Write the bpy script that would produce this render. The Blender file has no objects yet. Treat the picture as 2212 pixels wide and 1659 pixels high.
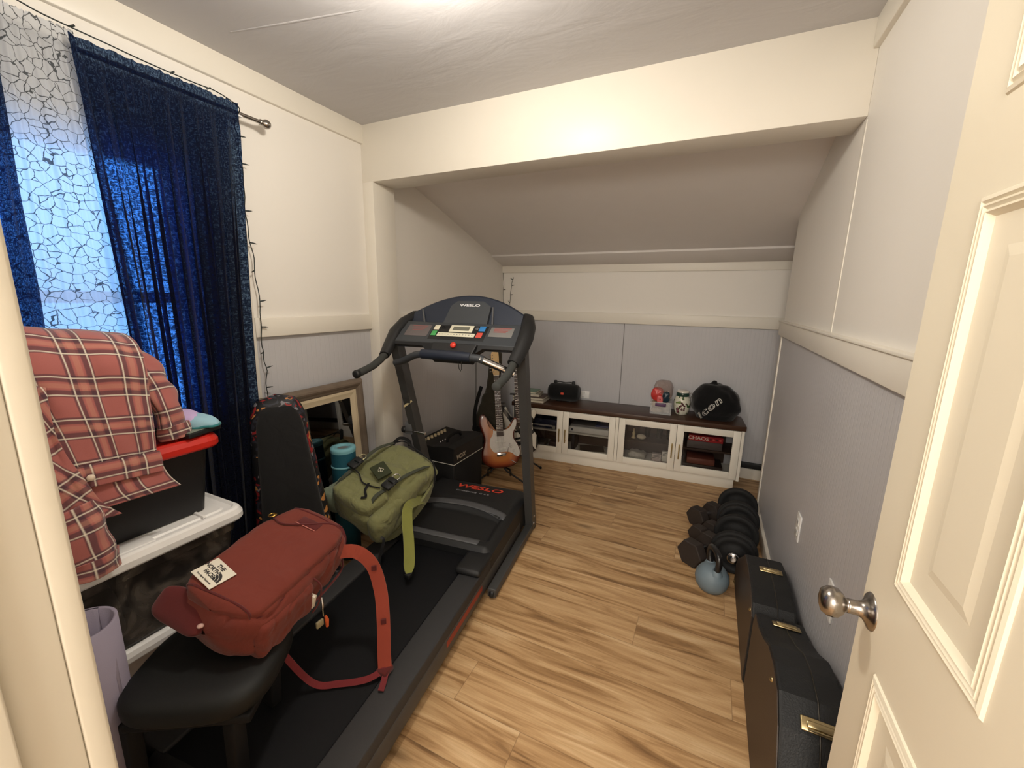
import bpy, bmesh, math, random
from mathutils import Vector, Matrix, noise, Quaternion
PI=math.pi
D=bpy.data; SC=bpy.context.scene; COL=SC.collection
random.seed(4)
def V3(*a): return Vector(a)
def lin(c):
    return tuple(((x/12.92) if x<=.04045 else ((x+.055)/1.055)**2.4) for x in [k/255 for k in c])
# ------------------------------------------------------------ mesh builder
class MB:
    def __init__(s): s.v=[];s.f=[];s.uv={};s.sm=[]
    def add(s,vs,fs,smooth=False,uvs=None):
        o=len(s.v); s.v+= [Vector(v) for v in vs]
        for i,f in enumerate(fs):
            s.f.append([o+k for k in f]); s.sm.append(smooth)
            if uvs: s.uv[len(s.f)-1]=[uvs[k] for k in f]
        return s
    def box(s,x0,x1,y0,y1,z0,z1,M=None,bev=0):
        b=bev
        if b>0: b=min(b,abs(x1-x0)*.45,abs(y1-y0)*.45,abs(z1-z0)*.45)
        bm=bmesh.new(); bmesh.ops.create_cube(bm,size=1)
        for v in bm.verts: v.co=Vector(((x0+x1)/2+v.co.x*(x1-x0),(y0+y1)/2+v.co.y*(y1-y0),(z0+z1)/2+v.co.z*(z1-z0)))
        if b>0: bmesh.ops.bevel(bm,geom=bm.edges[:],offset=b,segments=2,affect='EDGES',profile=.5)
        s.bm(bm,M,b>0); return s
    def bm(s,bm,M=None,smooth=False):
        bm.verts.index_update()
        vs=[(M@v.co if M else v.co.copy()) for v in bm.verts]
        s.add(vs,[[v.index for v in f.verts] for f in bm.faces],smooth); bm.free()
    def bar(s,p0,p1,w,h,up=(0,0,1),bev=0,ext=0):
        p0=Vector(p0);p1=Vector(p1); d=(p1-p0); L=d.length; d.normalize(); u=Vector(up); x=d.cross(u).normalized(); u=x.cross(d)
        M=Matrix((x,d,u)).transposed().to_4x4(); M.translation=p0
        return s.box(-w/2,w/2,-ext,L+ext,-h/2,h/2,M,bev)
    def tube(s,pts,r,seg=10,flat=1.0,caps=True,up=(0,0,1)):
        P=[Vector(p) for p in pts]; n=len(P); R=r if isinstance(r,(list,tuple)) else [r]*n
        T=[(P[min(i+1,n-1)]-P[max(i-1,0)]).normalized() for i in range(n)]
        u=Vector(up)
        if abs(T[0].dot(u))>.95: u=Vector((1,0,0)) if abs(T[0].x)<.9 else Vector((0,1,0))
        x=T[0].cross(u).normalized(); vs=[];fs=[]
        for i in range(n):
            x=(x-T[i]*x.dot(T[i])).normalized(); y=T[i].cross(x)
            for k in range(seg):
                a=2*PI*k/seg; vs.append(P[i]+(x*math.cos(a)*R[i]+y*math.sin(a)*R[i]*flat))
        for i in range(n-1):
            for k in range(seg):
                a=i*seg+k;b=i*seg+(k+1)%seg; fs.append((a,b,b+seg,a+seg))
        s.add(vs,fs,True)
        if caps:
            s.add(vs[:seg],[tuple(range(seg))[::-1]]); s.add(vs[-seg:],[tuple(range(seg))])
        return s
    def lathe(s,prof,c=(0,0,0),ax=(0,0,1),seg=24,smooth=True):
        ax=Vector(ax).normalized(); c=Vector(c); u=Vector((0,0,1)) if abs(ax.z)<.9 else Vector((1,0,0)); x=ax.cross(u).normalized(); y=ax.cross(x)
        vs=[];fs=[]
        for r,h in prof:
            for k in range(seg):
                a=2*PI*k/seg; vs.append(c+ax*h+(x*math.cos(a)+y*math.sin(a))*max(r,1e-5))
        for i in range(len(prof)-1):
            for k in range(seg):
                a=i*seg+k;b=i*seg+(k+1)%seg; fs.append((a,b,b+seg,a+seg))
        s.add(vs,fs,smooth); return s
    def prism(s,out,h0,h1,M=None,smooth=False,bev=0):
        # out: list of 2D points (x,y), extruded along z from h0 to h1
        bm=bmesh.new(); vs=[bm.verts.new((p[0],p[1],h0)) for p in out]; f=bm.faces.new(vs)
        r=bmesh.ops.extrude_face_region(bm,geom=[f]); 
        for g in r['geom']:
            if isinstance(g,bmesh.types.BMVert): g.co.z=h1
        bmesh.ops.recalc_face_normals(bm,faces=bm.faces[:])
        if bev>0:
            es=[e for e in bm.edges if len(e.link_faces)==2 and e.calc_face_angle(0)>.6]
            bmesh.ops.bevel(bm,geom=es,offset=bev,segments=2,affect='EDGES',profile=.5)
        bmesh.ops.triangulate(bm,faces=[f for f in bm.faces if len(f.verts)>4])
        s.bm(bm,M,smooth); return s
    def grid(s,fn,nu,nv,closeu=False,smooth=True):
        vs=[];uv=[];fs=[]
        for j in range(nv+1):
            for i in range(nu+(0 if closeu else 1)):
                a=i/nu;b=j/nv; vs.append(Vector(fn(a,b))); uv.append((a,b))
        w=nu+(0 if closeu else 1)
        for j in range(nv):
            for i in range(nu):
                i2=(i+1)%w if closeu else i+1
                fs.append((j*w+i,j*w+i2,(j+1)*w+i2,(j+1)*w+i))
        s.add(vs,fs,smooth,uv); return s
    def sphere(s,c,r,sx=1,sy=1,sz=1,seg=16,rings=10,M=None):
        c=Vector(c)
        def f(a,b):
            t=b*PI; p=a*2*PI
            q=Vector((math.sin(t)*math.cos(p)*sx,math.sin(t)*math.sin(p)*sy,math.cos(t)*sz))*r
            if M: q=M@q
            return c+q
        return s.grid(f,seg,rings,True)
    def xf(s,M):
        s.v=[M@v for v in s.v]; return s
    def merge(s,o):
        k=len(s.f); s.add(o.v,o.f); 
        for i,sm in enumerate(o.sm): s.sm[k+i]=sm
        for i,u in o.uv.items(): s.uv[k+i]=u
        return s
    def mesh(s,name,X=None):
        me=D.meshes.new(name); me.from_pydata([(X@v) if X else v for v in s.v],[],s.f)
        me.polygons.foreach_set('use_smooth',s.sm)
        if s.uv:
            l=me.uv_layers.new(name='UVMap')
            for fi,us in s.uv.items():
                for k,li in enumerate(me.polygons[fi].loop_indices): l.data[li].uv=us[k]
        me.validate(); me.update(); return me
def frame(o,x,y,z):
    M=Matrix((Vector(x),Vector(y),Vector(z))).transposed().to_4x4(); M.translation=Vector(o); return M
def tag(o,label,cat,group=None,kind=None):
    o['label']=label; o['category']=cat
    if group: o['group']=group
    if kind: o['kind']=kind
    return o
class Thing:
    def __init__(s,name,label,cat,loc=(0,0,0),rotz=0,group=None,local=False):
        e=D.objects.new(name,None); COL.objects.link(e); e.location=loc; e.rotation_euler=(0,0,rotz); e.empty_display_size=.05
        tag(e,label,cat,group); s.e=e; s.M=Matrix.Translation(Vector(loc))@Matrix.Rotation(rotz,4,'Z')
        s.X=None if local else s.M.inverted()
    def part(s,name,mb,mat,parent=None,label=None,mods=None):
        me=mb.mesh(name,s.X) if isinstance(mb,MB) else mb
        o=D.objects.new(name,me); COL.objects.link(o); o.parent=parent or s.e
        if mat:
            me.materials.clear()
            me.materials.append(mat)
        if label: o['label']=label
        if mods: mods(o)
        return o
    def text(s,name,txt,size,M,mat,parent=None,ext=.0006,**k):
        me=text_mesh(txt,size,ext,**k)
        me.transform((s.X@M) if s.X else M)
        return s.part(name,me,mat,parent)
def text_mesh(txt,size,ext=.0006,shear=0,ax='CENTER',sx=1,off=0,space=1):
    c=D.curves.new('lettering','FONT'); c.body=txt; c.size=size; c.extrude=ext; c.shear=shear; c.align_x=ax; c.align_y='CENTER'; c.offset=off; c.space_character=space; c.resolution_u=3
    o=D.objects.new('lettering',c); COL.objects.link(o); bpy.context.view_layer.update()
    me=D.meshes.new_from_object(o.evaluated_get(bpy.context.evaluated_depsgraph_get()))
    D.objects.remove(o); D.curves.remove(c)
    if sx!=1: me.transform(Matrix.Diagonal((sx,1,1,1)))
    return me
def solo(name,mb,mat,label,cat,group=None,kind=None,loc=None,mods=None):
    # a thing that is one mesh
    if loc is None:
        n=len(mb.v); loc=Vector((sum(v.x for v in mb.v)/n,sum(v.y for v in mb.v)/n,min(v.z for v in mb.v)))
    o=D.objects.new(name,mb.mesh(name,Matrix.Translation(-Vector(loc)))); o.location=loc; COL.objects.link(o)
    if mat: o.data.materials.append(mat)
    tag(o,label,cat,group,kind)
    if mods: mods(o)
    return o
def struct(name,mb,mat,parent=None,label=None):
    o=D.objects.new(name,mb.mesh(name)); COL.objects.link(o); o.data.materials.append(mat)
    if parent: o.parent=parent
    else: o['kind']='structure'
    if label: o['label']=label
    return o
def solid(t,off=-1):
    def f(o):
        m=o.modifiers.new('s','SOLIDIFY'); m.thickness=t; m.offset=off
    return f
def subs(n=1):
    def f(o):
        m=o.modifiers.new('u','SUBSURF'); m.levels=n; m.render_levels=n
    return f
def both(*fs):
    def f(o):
        for g in fs: g(o)
    return f
# ------------------------------------------------------------ materials
def nt(name):
    m=D.materials.new(name); m.use_nodes=True; t=m.node_tree; t.nodes.clear()
    out=t.nodes.new('ShaderNodeOutputMaterial'); return m,t,out
def N(t,ty,**k):
    n=t.nodes.new(ty)
    for a,b in k.items():
        if a.startswith('_'): setattr(n,a[1:],b)
        else: n.inputs[a.replace('__',' ')].default_value=b
    return n
def L(t,a,b): t.links.new(a,b)
def setp(p,**k):
    names=dict(col='Base Color',rough='Roughness',metal='Metallic',spec='Specular IOR Level',coat='Coat Weight',sheen='Sheen Weight',trans='Transmission Weight',ior='IOR',alpha='Alpha',coatr='Coat Roughness')
    for a,b in k.items():
        if a=='col': b=(*b,1)
        p.inputs[names[a]].default_value=b
def mat(name,rgb,rough=.5,metal=0,spec=.5,bump=0,bscale=200,var=0,vscale=8,coat=0,sheen=0,**kw):
    m,t,out=nt(name); p=N(t,'ShaderNodeBsdfPrincipled'); L(t,p.outputs[0],out.inputs[0])
    c=lin(rgb); setp(p,col=c,rough=rough,metal=metal,spec=spec,coat=coat,sheen=sheen,**kw)
    tc=N(t,'ShaderNodeTexCoord')
    if var:
        n=N(t,'ShaderNodeTexNoise',Scale=vscale,Detail=4.); L(t,tc.outputs['Object'],n.inputs['Vector'])
        mx=N(t,'ShaderNodeMixRGB'); mx.inputs[1].default_value=(*[x*(1-var) for x in c],1); mx.inputs[2].default_value=(*[min(1,x*(1+var)) for x in c],1)
        L(t,n.outputs['Fac'],mx.inputs[0]); L(t,mx.outputs[0],p.inputs['Base Color'])
    if bump:
        n=N(t,'ShaderNodeTexNoise',Scale=bscale,Detail=3.); L(t,tc.outputs['Object'],n.inputs['Vector'])
        b=N(t,'ShaderNodeBump',Strength=bump,Distance=.002); L(t,n.outputs['Fac'],b.inputs['Height']); L(t,b.outputs[0],p.inputs['Normal'])
    return m
def math_(t,op,a,b=None,c=None):
    n=t.nodes.new('ShaderNodeMath'); n.operation=op
    for i,x in enumerate((a,b,c)):
        if x is None: continue
        if isinstance(x,(int,float)): n.inputs[i].default_value=x
        else: L(t,x,n.inputs[i])
    return n.outputs[0]
def fabric(name,rgb,rough=.9,weave=900,fold=.0,var=.12,sheen=.2,fs=9):
    m,t,out=nt(name); p=N(t,'ShaderNodeBsdfPrincipled'); L(t,p.outputs[0],out.inputs[0]); c=lin(rgb)
    setp(p,col=c,rough=rough,sheen=sheen,spec=.25)
    tc=N(t,'ShaderNodeTexCoord'); n=N(t,'ShaderNodeTexNoise',Scale=14.,Detail=6.); L(t,tc.outputs['Object'],n.inputs['Vector'])
    mx=N(t,'ShaderNodeMixRGB'); mx.inputs[1].default_value=(*[x*(1-var) for x in c],1); mx.inputs[2].default_value=(*[min(1,x*(1+var)) for x in c],1)
    L(t,n.outputs['Fac'],mx.inputs[0]); L(t,mx.outputs[0],p.inputs['Base Color'])
    n2=N(t,'ShaderNodeTexNoise',Scale=float(weave),Detail=2.); L(t,tc.outputs['Object'],n2.inputs['Vector'])
    b=N(t,'ShaderNodeBump',Strength=.35,Distance=.001); L(t,n2.outputs['Fac'],b.inputs['Height'])
    if fold:
        n3=N(t,'ShaderNodeTexNoise',Scale=float(fs),Detail=3.,Distortion=1.2); L(t,tc.outputs['Object'],n3.inputs['Vector'])
        b2=N(t,'ShaderNodeBump',Strength=fold,Distance=.03); L(t,n3.outputs['Fac'],b2.inputs['Height']); L(t,b.outputs[0],b2.inputs['Normal']); L(t,b2.outputs[0],p.inputs['Normal'])
    else: L(t,b.outputs[0],p.inputs['Normal'])
    return m
def emis(name,rgb,st):
    m,t,out=nt(name); e=N(t,'ShaderNodeEmission',Strength=st); e.inputs[0].default_value=(*lin(rgb),1); L(t,e.outputs[0],out.inputs[0]); return m
def wall_mat():
    # painted upper wall + grey beadboard below 1.26 m is a separate mesh, so this is only paint
    return mat('wall_paint',(236,231,223),rough=.55,spec=.3,bump=.15,bscale=60,var=.02,vscale=3)
def bead(name,axis,rgb=(196,195,198)):
    m,t,out=nt(name); p=N(t,'ShaderNodeBsdfPrincipled'); L(t,p.outputs[0],out.inputs[0]); c=lin(rgb)
    setp(p,col=c,rough=.5,spec=.35)
    g=N(t,'ShaderNodeNewGeometry'); s=N(t,'ShaderNodeSeparateXYZ'); L(t,g.outputs['Position'],s.inputs[0])
    x=s.outputs[axis]
    f=math_(t,'FRACT',math_(t,'MULTIPLY',x,1/.030)); f=math_(t,'ABSOLUTE',math_(t,'SUBTRACT',f,.5)); # groove near 0
    h=math_(t,'MINIMUM',math_(t,'MULTIPLY',f,9.),1.)
    n=N(t,'ShaderNodeTexNoise',Scale=3.,Detail=4.); mx=N(t,'ShaderNodeMixRGB'); mx.inputs[1].default_value=(*[k*.93 for k in c],1); mx.inputs[2].default_value=(*[k*1.06 for k in c],1)
    tc=N(t,'ShaderNodeTexCoord'); L(t,tc.outputs['Object'],n.inputs['Vector']); L(t,n.outputs['Fac'],mx.inputs[0]); L(t,mx.outputs[0],p.inputs['Base Color'])
    b=N(t,'ShaderNodeBump',Strength=.3,Distance=.002); L(t,h,b.inputs['Height']); L(t,b.outputs[0],p.inputs['Normal'])
    return m
def floor_mat():
    m,t,out=nt('plank_floor'); p=N(t,'ShaderNodeBsdfPrincipled'); L(t,p.outputs[0],out.inputs[0]); setp(p,rough=.42,spec=.35)
    g=N(t,'ShaderNodeNewGeometry'); s=N(t,'ShaderNodeSeparateXYZ'); L(t,g.outputs['Position'],s.inputs[0])
    W=.185; Ln=1.22
    yy=math_(t,'DIVIDE',s.outputs[1],W); row=math_(t,'FLOOR',yy); fy=math_(t,'FRACT',yy)
    rn=N(t,'ShaderNodeTexWhiteNoise',_noise_dimensions='1D'); L(t,row,rn.inputs['W'])
    xx=math_(t,'ADD',math_(t,'DIVIDE',s.outputs[0],Ln),math_(t,'MULTIPLY',rn.outputs['Value'],7.3)); colx=math_(t,'FLOOR',xx); fx=math_(t,'FRACT',xx)
    cv=N(t,'ShaderNodeCombineXYZ'); L(t,row,cv.inputs[0]); L(t,colx,cv.inputs[1])
    wn=N(t,'ShaderNodeTexWhiteNoise',_noise_dimensions='3D'); L(t,cv.outputs[0],wn.inputs['Vector'])
    # grain coordinates: stretched along x, offset for every plank
    off=math_(t,'MULTIPLY',wn.outputs['Value'],37.)
    gx=math_(t,'ADD',math_(t,'MULTIPLY',s.outputs[0],1.15),off); gy=math_(t,'MULTIPLY',s.outputs[1],12.); gy=math_(t,'ADD',gy,math_(t,'MULTIPLY',off,3.))
    gv=N(t,'ShaderNodeCombineXYZ'); L(t,gx,gv.inputs[0]); L(t,gy,gv.inputs[1])
    n1=N(t,'ShaderNodeTexNoise',Scale=1.6,Detail=8.,Roughness=.55,Distortion=.9); L(t,gv.outputs[0],n1.inputs['Vector'])
    gv2=N(t,'ShaderNodeCombineXYZ'); L(t,math_(t,'MULTIPLY',gx,1.2),gv2.inputs[0]); L(t,math_(t,'MULTIPLY',gy,7.),gv2.inputs[1])
    n2=N(t,'ShaderNodeTexNoise',Scale=2.2,Detail=6.,Roughness=.7); L(t,gv2.outputs[0],n2.inputs['Vector'])
    cr=N(t,'ShaderNodeValToRGB'); e=cr.color_ramp.elements
    e[0].position=.27; e[0].color=(*lin((112,82,54)),1); e[1].position=.70; e[1].color=(*lin((221,190,148)),1)
    for po,c in ((.40,(166,129,88)),(.50,(195,158,114)),(.60,(209,174,130))):
        x=e.new(po); x.color=(*lin(c),1)
    L(t,n1.outputs['Fac'],cr.inputs[0])
    mx=N(t,'ShaderNodeMixRGB',_blend_type='MULTIPLY'); mx.inputs[0].default_value=1.
    cr2=N(t,'ShaderNodeValToRGB'); e=cr2.color_ramp.elements; e[0].position=.3; e[0].color=(.80,.77,.73,1); e[1].position=.62; e[1].color=(1.0,1.0,1.0,1)
    L(t,n2.outputs['Fac'],cr2.inputs[0]); L(t,cr.outputs[0],mx.inputs[1]); L(t,cr2.outputs[0],mx.inputs[2])
    # knots
    vo=N(t,'ShaderNodeTexVoronoi',Scale=1.0); kv=N(t,'ShaderNodeCombineXYZ'); L(t,math_(t,'ADD',math_(t,'MULTIPLY',s.outputs[0],1.5),off),kv.inputs[0]); L(t,math_(t,'MULTIPLY',s.outputs[1],4.),kv.inputs[1]); L(t,kv.outputs[0],vo.inputs['Vector'])
    kn=N(t,'ShaderNodeMapRange'); kn.inputs[1].default_value=.02; kn.inputs[2].default_value=.13; kn.inputs[3].default_value=.55; kn.inputs[4].default_value=1.; L(t,vo.outputs['Distance'],kn.inputs[0])
    m2=N(t,'ShaderNodeMixRGB',_blend_type='MULTIPLY'); m2.inputs[0].default_value=1.; L(t,mx.outputs[0],m2.inputs[1]); L(t,kn.outputs[0],m2.inputs[2])
    # seams
    ey=math_(t,'MINIMUM',fy,math_(t,'SUBTRACT',1.,fy)); ex=math_(t,'MINIMUM',fx,math_(t,'SUBTRACT',1.,fx))
    sy=math_(t,'LESS_THAN',ey,.008); sx=math_(t,'LESS_THAN',ex,.0012); se=math_(t,'MAXIMUM',sx,sy)
    m3=N(t,'ShaderNodeMixRGB'); L(t,math_(t,'MULTIPLY',se,.40),m3.inputs[0]); L(t,m2.outputs[0],m3.inputs[1]); m3.inputs[2].default_value=(*lin((96,70,48)),1)
    hv=N(t,'ShaderNodeHueSaturation'); L(t,m3.outputs[0],hv.inputs['Color']); L(t,math_(t,'ADD',.93,math_(t,'MULTIPLY',wn.outputs['Value'],.12)),hv.inputs['Value']); 
    L(t,hv.outputs[0],p.inputs['Base Color'])
    b=N(t,'ShaderNodeBump',Strength=.12,Distance=.002); L(t,n2.outputs['Fac'],b.inputs['Height']); L(t,b.outputs[0],p.inputs['Normal'])
    return m
def ceil_mat():
    m,t,out=nt('ceiling_plaster'); p=N(t,'ShaderNodeBsdfPrincipled'); L(t,p.outputs[0],out.inputs[0]); setp(p,col=lin((200,198,199)),rough=.6,spec=.25)
    tc=N(t,'ShaderNodeTexCoord'); n=N(t,'ShaderNodeTexNoise',Scale=3.5,Detail=6.,Distortion=.6); mp=N(t,'ShaderNodeMapping'); mp.inputs['Scale'].default_value=(1,2.2,1); L(t,tc.outputs['Object'],mp.inputs[0]); L(t,mp.outputs[0],n.inputs['Vector'])
    b=N(t,'ShaderNodeBump',Strength=.3,Distance=.015); L(t,n.outputs['Fac'],b.inputs['Height']); L(t,b.outputs[0],p.inputs['Normal'])
    return m
PAINT=wall_mat(); TRIM=mat('trim_paint',(232,226,214),rough=.4,spec=.4,bump=.08,bscale=25,var=.015)
BEADY=bead('beadboard_along_y',1); BEADX=bead('beadboard_along_x',0)
FLOOR=floor_mat(); CEIL=ceil_mat()
SLOPE=mat('slope_paint',(234,229,225),rough=.6,spec=.25,bump=.2,bscale=20,var=.02)
DOORP=mat('door_paint',(232,222,200),rough=.38,spec=.4,bump=.08,bscale=90,var=.01)
NICK=mat('satin_nickel',(164,158,152),rough=.24,metal=1)
CHROME=mat('chrome',(210,210,212),rough=.15,metal=1)
BLKP=mat('black_plastic',(30,31,33),rough=.45,spec=.4,bump=.2,bscale=500)
BLKM=mat('black_matt',(17,17,19),rough=.7,spec=.3,bump=.2,bscale=400)
DGREY=mat('charcoal_plastic',(58,60,63),rough=.5,spec=.4,bump=.25,bscale=600)
WHITE=mat('white_plastic',(238,237,235),rough=.4)
# ------------------------------------------------------------ room shell
W=2.359; H=2.417; ZR=1.3515; ZRB=1.26; YB=1.858; YE=1.21; YD=-1.87; HB=2.112; HY=.185; PX=.078
XR=3.3
b=MB().box(-.05,XR,-3.6,YB+.05,-.06,0); struct('floor',b,FLOOR)
# ceiling as a gently uneven plaster grid with raised seams
def cz(x,y):
    z=H+.004*noise.noise(Vector((x*1.6,y*1.6,3)))
    return z
b=MB(); b.grid(lambda a,c:(-.06+a*(W+.12),YD+(0.0-YD)*c,cz(-.06+a*(W+.12),YD-YD*c)),60,50); b.box(-.06,W+.06,YD,.01,H+.012,H+.08); struct('ceiling',b,CEIL)
# raised plaster cracks and tape seams on the ceiling
def ridge(name,pts,w,h):
    b=MB(); b.tube([(x,y,H+.002) for x,y in pts],[w*(.4+.6*math.sin(PI*min(1,max(0,(i+.5)/len(pts))))) for i in range(len(pts))],8,flat=h/w); struct(name,b,CEIL)
RID=[([(.2,-.84),(.45,-.79),(.7,-.745),(.95,-.70),(1.2,-.655),(1.5,-.61),(1.75,-.585)],.007,.002),
     ([(1.62,-.68),(1.64,-.61),(1.635,-.54),(1.66,-.47),(1.655,-.42),(1.68,-.38)],.006,.004),
     ([(1.85,-.58),(1.865,-.50),(1.86,-.43),(1.875,-.36),(1.865,-.30)],.005,.004),
     ([(1.86,-.30),(1.7,-.27),(1.5,-.255)],.004,.002),
     ([(2.06,-.60),(2.065,-.53),(2.06,-.46)],.005,.003)]
for i,(p,w,h) in enumerate(RID): ridge('trim_%d'%(20+i),p,w,h)
# left wall with the window opening  (window y -1.62..-.98, z .92..1.97)
wy0,wy1,wz0,wz1=-1.66,-.97,.92,1.975
b=MB(); b.box(-.12,0,YD-.05,wy0,ZRB,H); b.box(-.12,0,wy1,YB+.05,ZRB,H); b.box(-.12,0,wy0,wy1,wz1,H)
wall_left=struct('wall_left',b,PAINT)
b=MB(); b.box(-.12,-.001,YD-.05,wy0,0,ZRB); b.box(-.12,-.001,wy1,YB+.05,0,ZRB); b.box(-.12,-.001,wy0,wy1,0,wz0); struct('wainscot',b,BEADY,wall_left,'grey beadboard wainscot')
b=MB().box(0,.004,1.314,1.326,.09,ZRB); struct('trim_30',b,mat('seam_grey',(120,118,116)))
# right wall
b=MB(); b.box(W,W+.11,YD-.05,YE,ZRB,H); wall_right=struct('wall_right',b,PAINT)
b=MB(); b.box(W+.001,W+.109,YD-.05,YE-.001,0,ZRB); struct('wainscot',b,BEADY,wall_right,'grey beadboard wainscot')
b=MB().box(W-.003,W+.02,-.008,.006,ZR,2.10,bev=.002); struct('trim_1',b,TRIM)           # batten over the sheet joint
b=MB().box(W-.006,W+.004,1.176,YE+.006,.0,ZRB,bev=.002).box(W-.006,W+.11,YE,YE+.006,0,ZRB); struct('trim_2',b,TRIM)  # corner strip
b=MB().box(W-.02,W+.11,-1.86,YE+.02,ZRB,ZR,bev=.003).box(W-.026,W+.11,-1.86,YE+.026,ZR-.008,ZR+.002,bev=.002); struct('trim_3',b,TRIM)       # chair rail
b=MB().box(W-.016,W+.11,-1.10,YE+.016,0,.085,bev=.004); struct('baseboard_right',b,TRIM)
b=MB().box(W-.018,W+.02,YD,0,H-.095,H+.003,bev=.003); struct('trim_4',b,TRIM)
# header beam and left post
b=MB().box(0,W,0,HY,HB,H+.02,bev=.002); struct('wall_header',b,TRIM)
b=MB().box(-.001,PX,0,HY,0,HB+.001,bev=.002); struct('trim_5',b,TRIM)
# left trim
b=MB().box(-.01,.018,YD,0.004,H-.0985,H+.003,bev=.003); struct('trim_6',b,TRIM)
b=MB().box(-.01,.02,-.744,0,ZRB,ZR,bev=.003); struct('trim_7',b,TRIM)
b=MB().box(-.01,.02,HY,YB,ZRB,ZR,bev=.003); struct('trim_8',b,TRIM)
# alcove back wall
b=MB().box(-.1,XR,YB,YB+.06,ZRB,1.80); wall_back=struct('wall_back',b,PAINT)
b=MB().box(-.1,XR,YB+.001,YB+.06,0,ZRB); struct('wainscot',b,BEADX,wall_back,'grey beadboard wainscot')
b=MB().box(0,XR,YB-.02,YB+.01,ZRB,ZR,bev=.003); struct('trim_9',b,TRIM)
b=MB().box(0,XR,YB-.016,YB+.01,1.712,1.80,bev=.002); struct('trim_10',b,TRIM)
b=MB().box(1.229,1.235,YB-.003,YB+.01,0,ZRB); struct('trim_11',b,mat('seam_grey2',(126,124,124)))
b=MB().box(0,XR,YB-.014,YB+.01,0,.09,bev=.003); struct('baseboard_back',b,TRIM)
b=MB().box(2.26,XR,YB-.03,YB-.014,.10,.15,bev=.004); struct('trim_12',b,BLKP)
# sloped ceiling of the alcove
def sl(y): return 1.79+(YB-y)*.3
b=MB(); M=frame((0,YB+.03,sl(YB+.03)),(1,0,0),(0,-1/1.044,.3/1.044),(0,.3/1.044,1/1.044)); b.box(-.1,XR,0,1.80,0,.05,M); struct('ceiling_alcove',b,SLOPE)
b=MB(); b.box(0,XR,.0,.285,-.018,.0,M,bev=.003); struct('trim_13',b,SLOPE)
# pocket behind the right wall end
b=MB().box(XR,XR+.05,0,YB+.05,0,2.5); struct('wall_pocket_end',b,PAINT)
b=MB().box(W+.11,XR+.05,HY-.1,HY-.04,0,2.5); struct('wall_pocket_front',b,PAINT)
b=MB().box(-.12,W+.12,HY+.0,HY+.01,HB+.02,2.5); struct('wall_header_back',b,PAINT)
# entry wall with the doorway we look through, and the hallway behind
JX=1.46
b=MB(); b.box(-.12,JX-.02,YD-.12,YD,0,H+.02); b.box(2.285,W+.11,YD-.12,YD,0,H+.02); b.box(JX-.02,2.285,YD-.12,YD,2.06,H+.02); struct('wall_entry',b,PAINT)
JM=mat('jamb_paint',(198,190,174),rough=.42,spec=.4,bump=.1,bscale=60,var=.02)
b=MB(); b.box(JX-.02,JX,YD-.125,YD-.018,0,2.06,bev=.001); b.box(JX-.02,JX+.012,YD-.10,YD-.055,0,2.05,bev=.002); struct('trim_14',b,JM)
b=MB(); b.box(JX-.09,JX,YD-.018,YD+.0005,0,2.13,bev=.003);struct('trim_15',b,JM)
b=MB(); b.box(2.275,2.29,YD-.125,YD,0,2.06); b.box(JX-.02,2.29,YD-.125,YD,2.05,2.07);struct('trim_16',b,JM)
b=MB(); b.box(-.2,XR,-3.65,-3.55,0,2.5); struct('wall_hall_back',b,PAINT)
b=MB(); b.box(.35,.4,-3.6,YD-.12,0,2.5); struct('wall_hall_left',b,PAINT)
b=MB(); b.box(XR-.1,XR,-3.6,YD-.05,0,2.5);b.box(W+.05,XR,YD-.1,YD-.0,0,2.5); struct('wall_hall_right',b,PAINT)
b=MB(); b.box(.3,XR,-3.65,YD-.1,2.44,2.5); struct('ceiling_hall',b,CEIL)
# window: frame, sash, glass
win=D.objects.new('window_1',None); COL.objects.link(win); win['kind']='structure'
b=MB()
for a in ((wy0-.01,wy0+.045),(wy1-.045,wy1+.01)): b.box(-.10,-.01,a[0],a[1],wz0,wz1,bev=.003)
for a in ((wz0-.0,wz0+.05),(wz1-.05,wz1+.0),(1.42,1.46)): b.box(-.10,-.02,wy0,wy1,a[0],a[1],bev=.003)
struct('sash',b,TRIM,win)
b=MB(); cw=.225
b.box(-.005,.018,wy1,-.745,wz0-.12,wz1+.11,bev=.003); b.box(-.005,.018,wy0-.11,wy0,wz0-.12,wz1+.11,bev=.003); b.box(-.005,.019,wy0,wy1,wz1,wz1+.11,bev=.003); b.box(-.005,.019,wy0,wy1,wz0-.12,wz0-.02,bev=.003)
struct('casing',b,TRIM,win)
b=MB().box(-.1,.035,wy0-.1,-.80,wz0-.022,wz0,bev=.004); struct('sill',b,TRIM,win)
m,t,out=nt('window_glass'); g1=N(t,'ShaderNodeBsdfTransparent'); g2=N(t,'ShaderNodeBsdfGlossy',Roughness=.02); fr=N(t,'ShaderNodeFresnel',IOR=1.45); ms=N(t,'ShaderNodeMixShader'); L(t,fr.outputs[0],ms.inputs[0]); L(t,g1.outputs[0],ms.inputs[1]); L(t,g2.outputs[0],ms.inputs[2]); L(t,ms.outputs[0],out.inputs[0]); GLASS=m
b=MB().box(-.062,-.058,wy0,wy1,wz0,wz1); struct('pane',b,GLASS,win)
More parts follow.
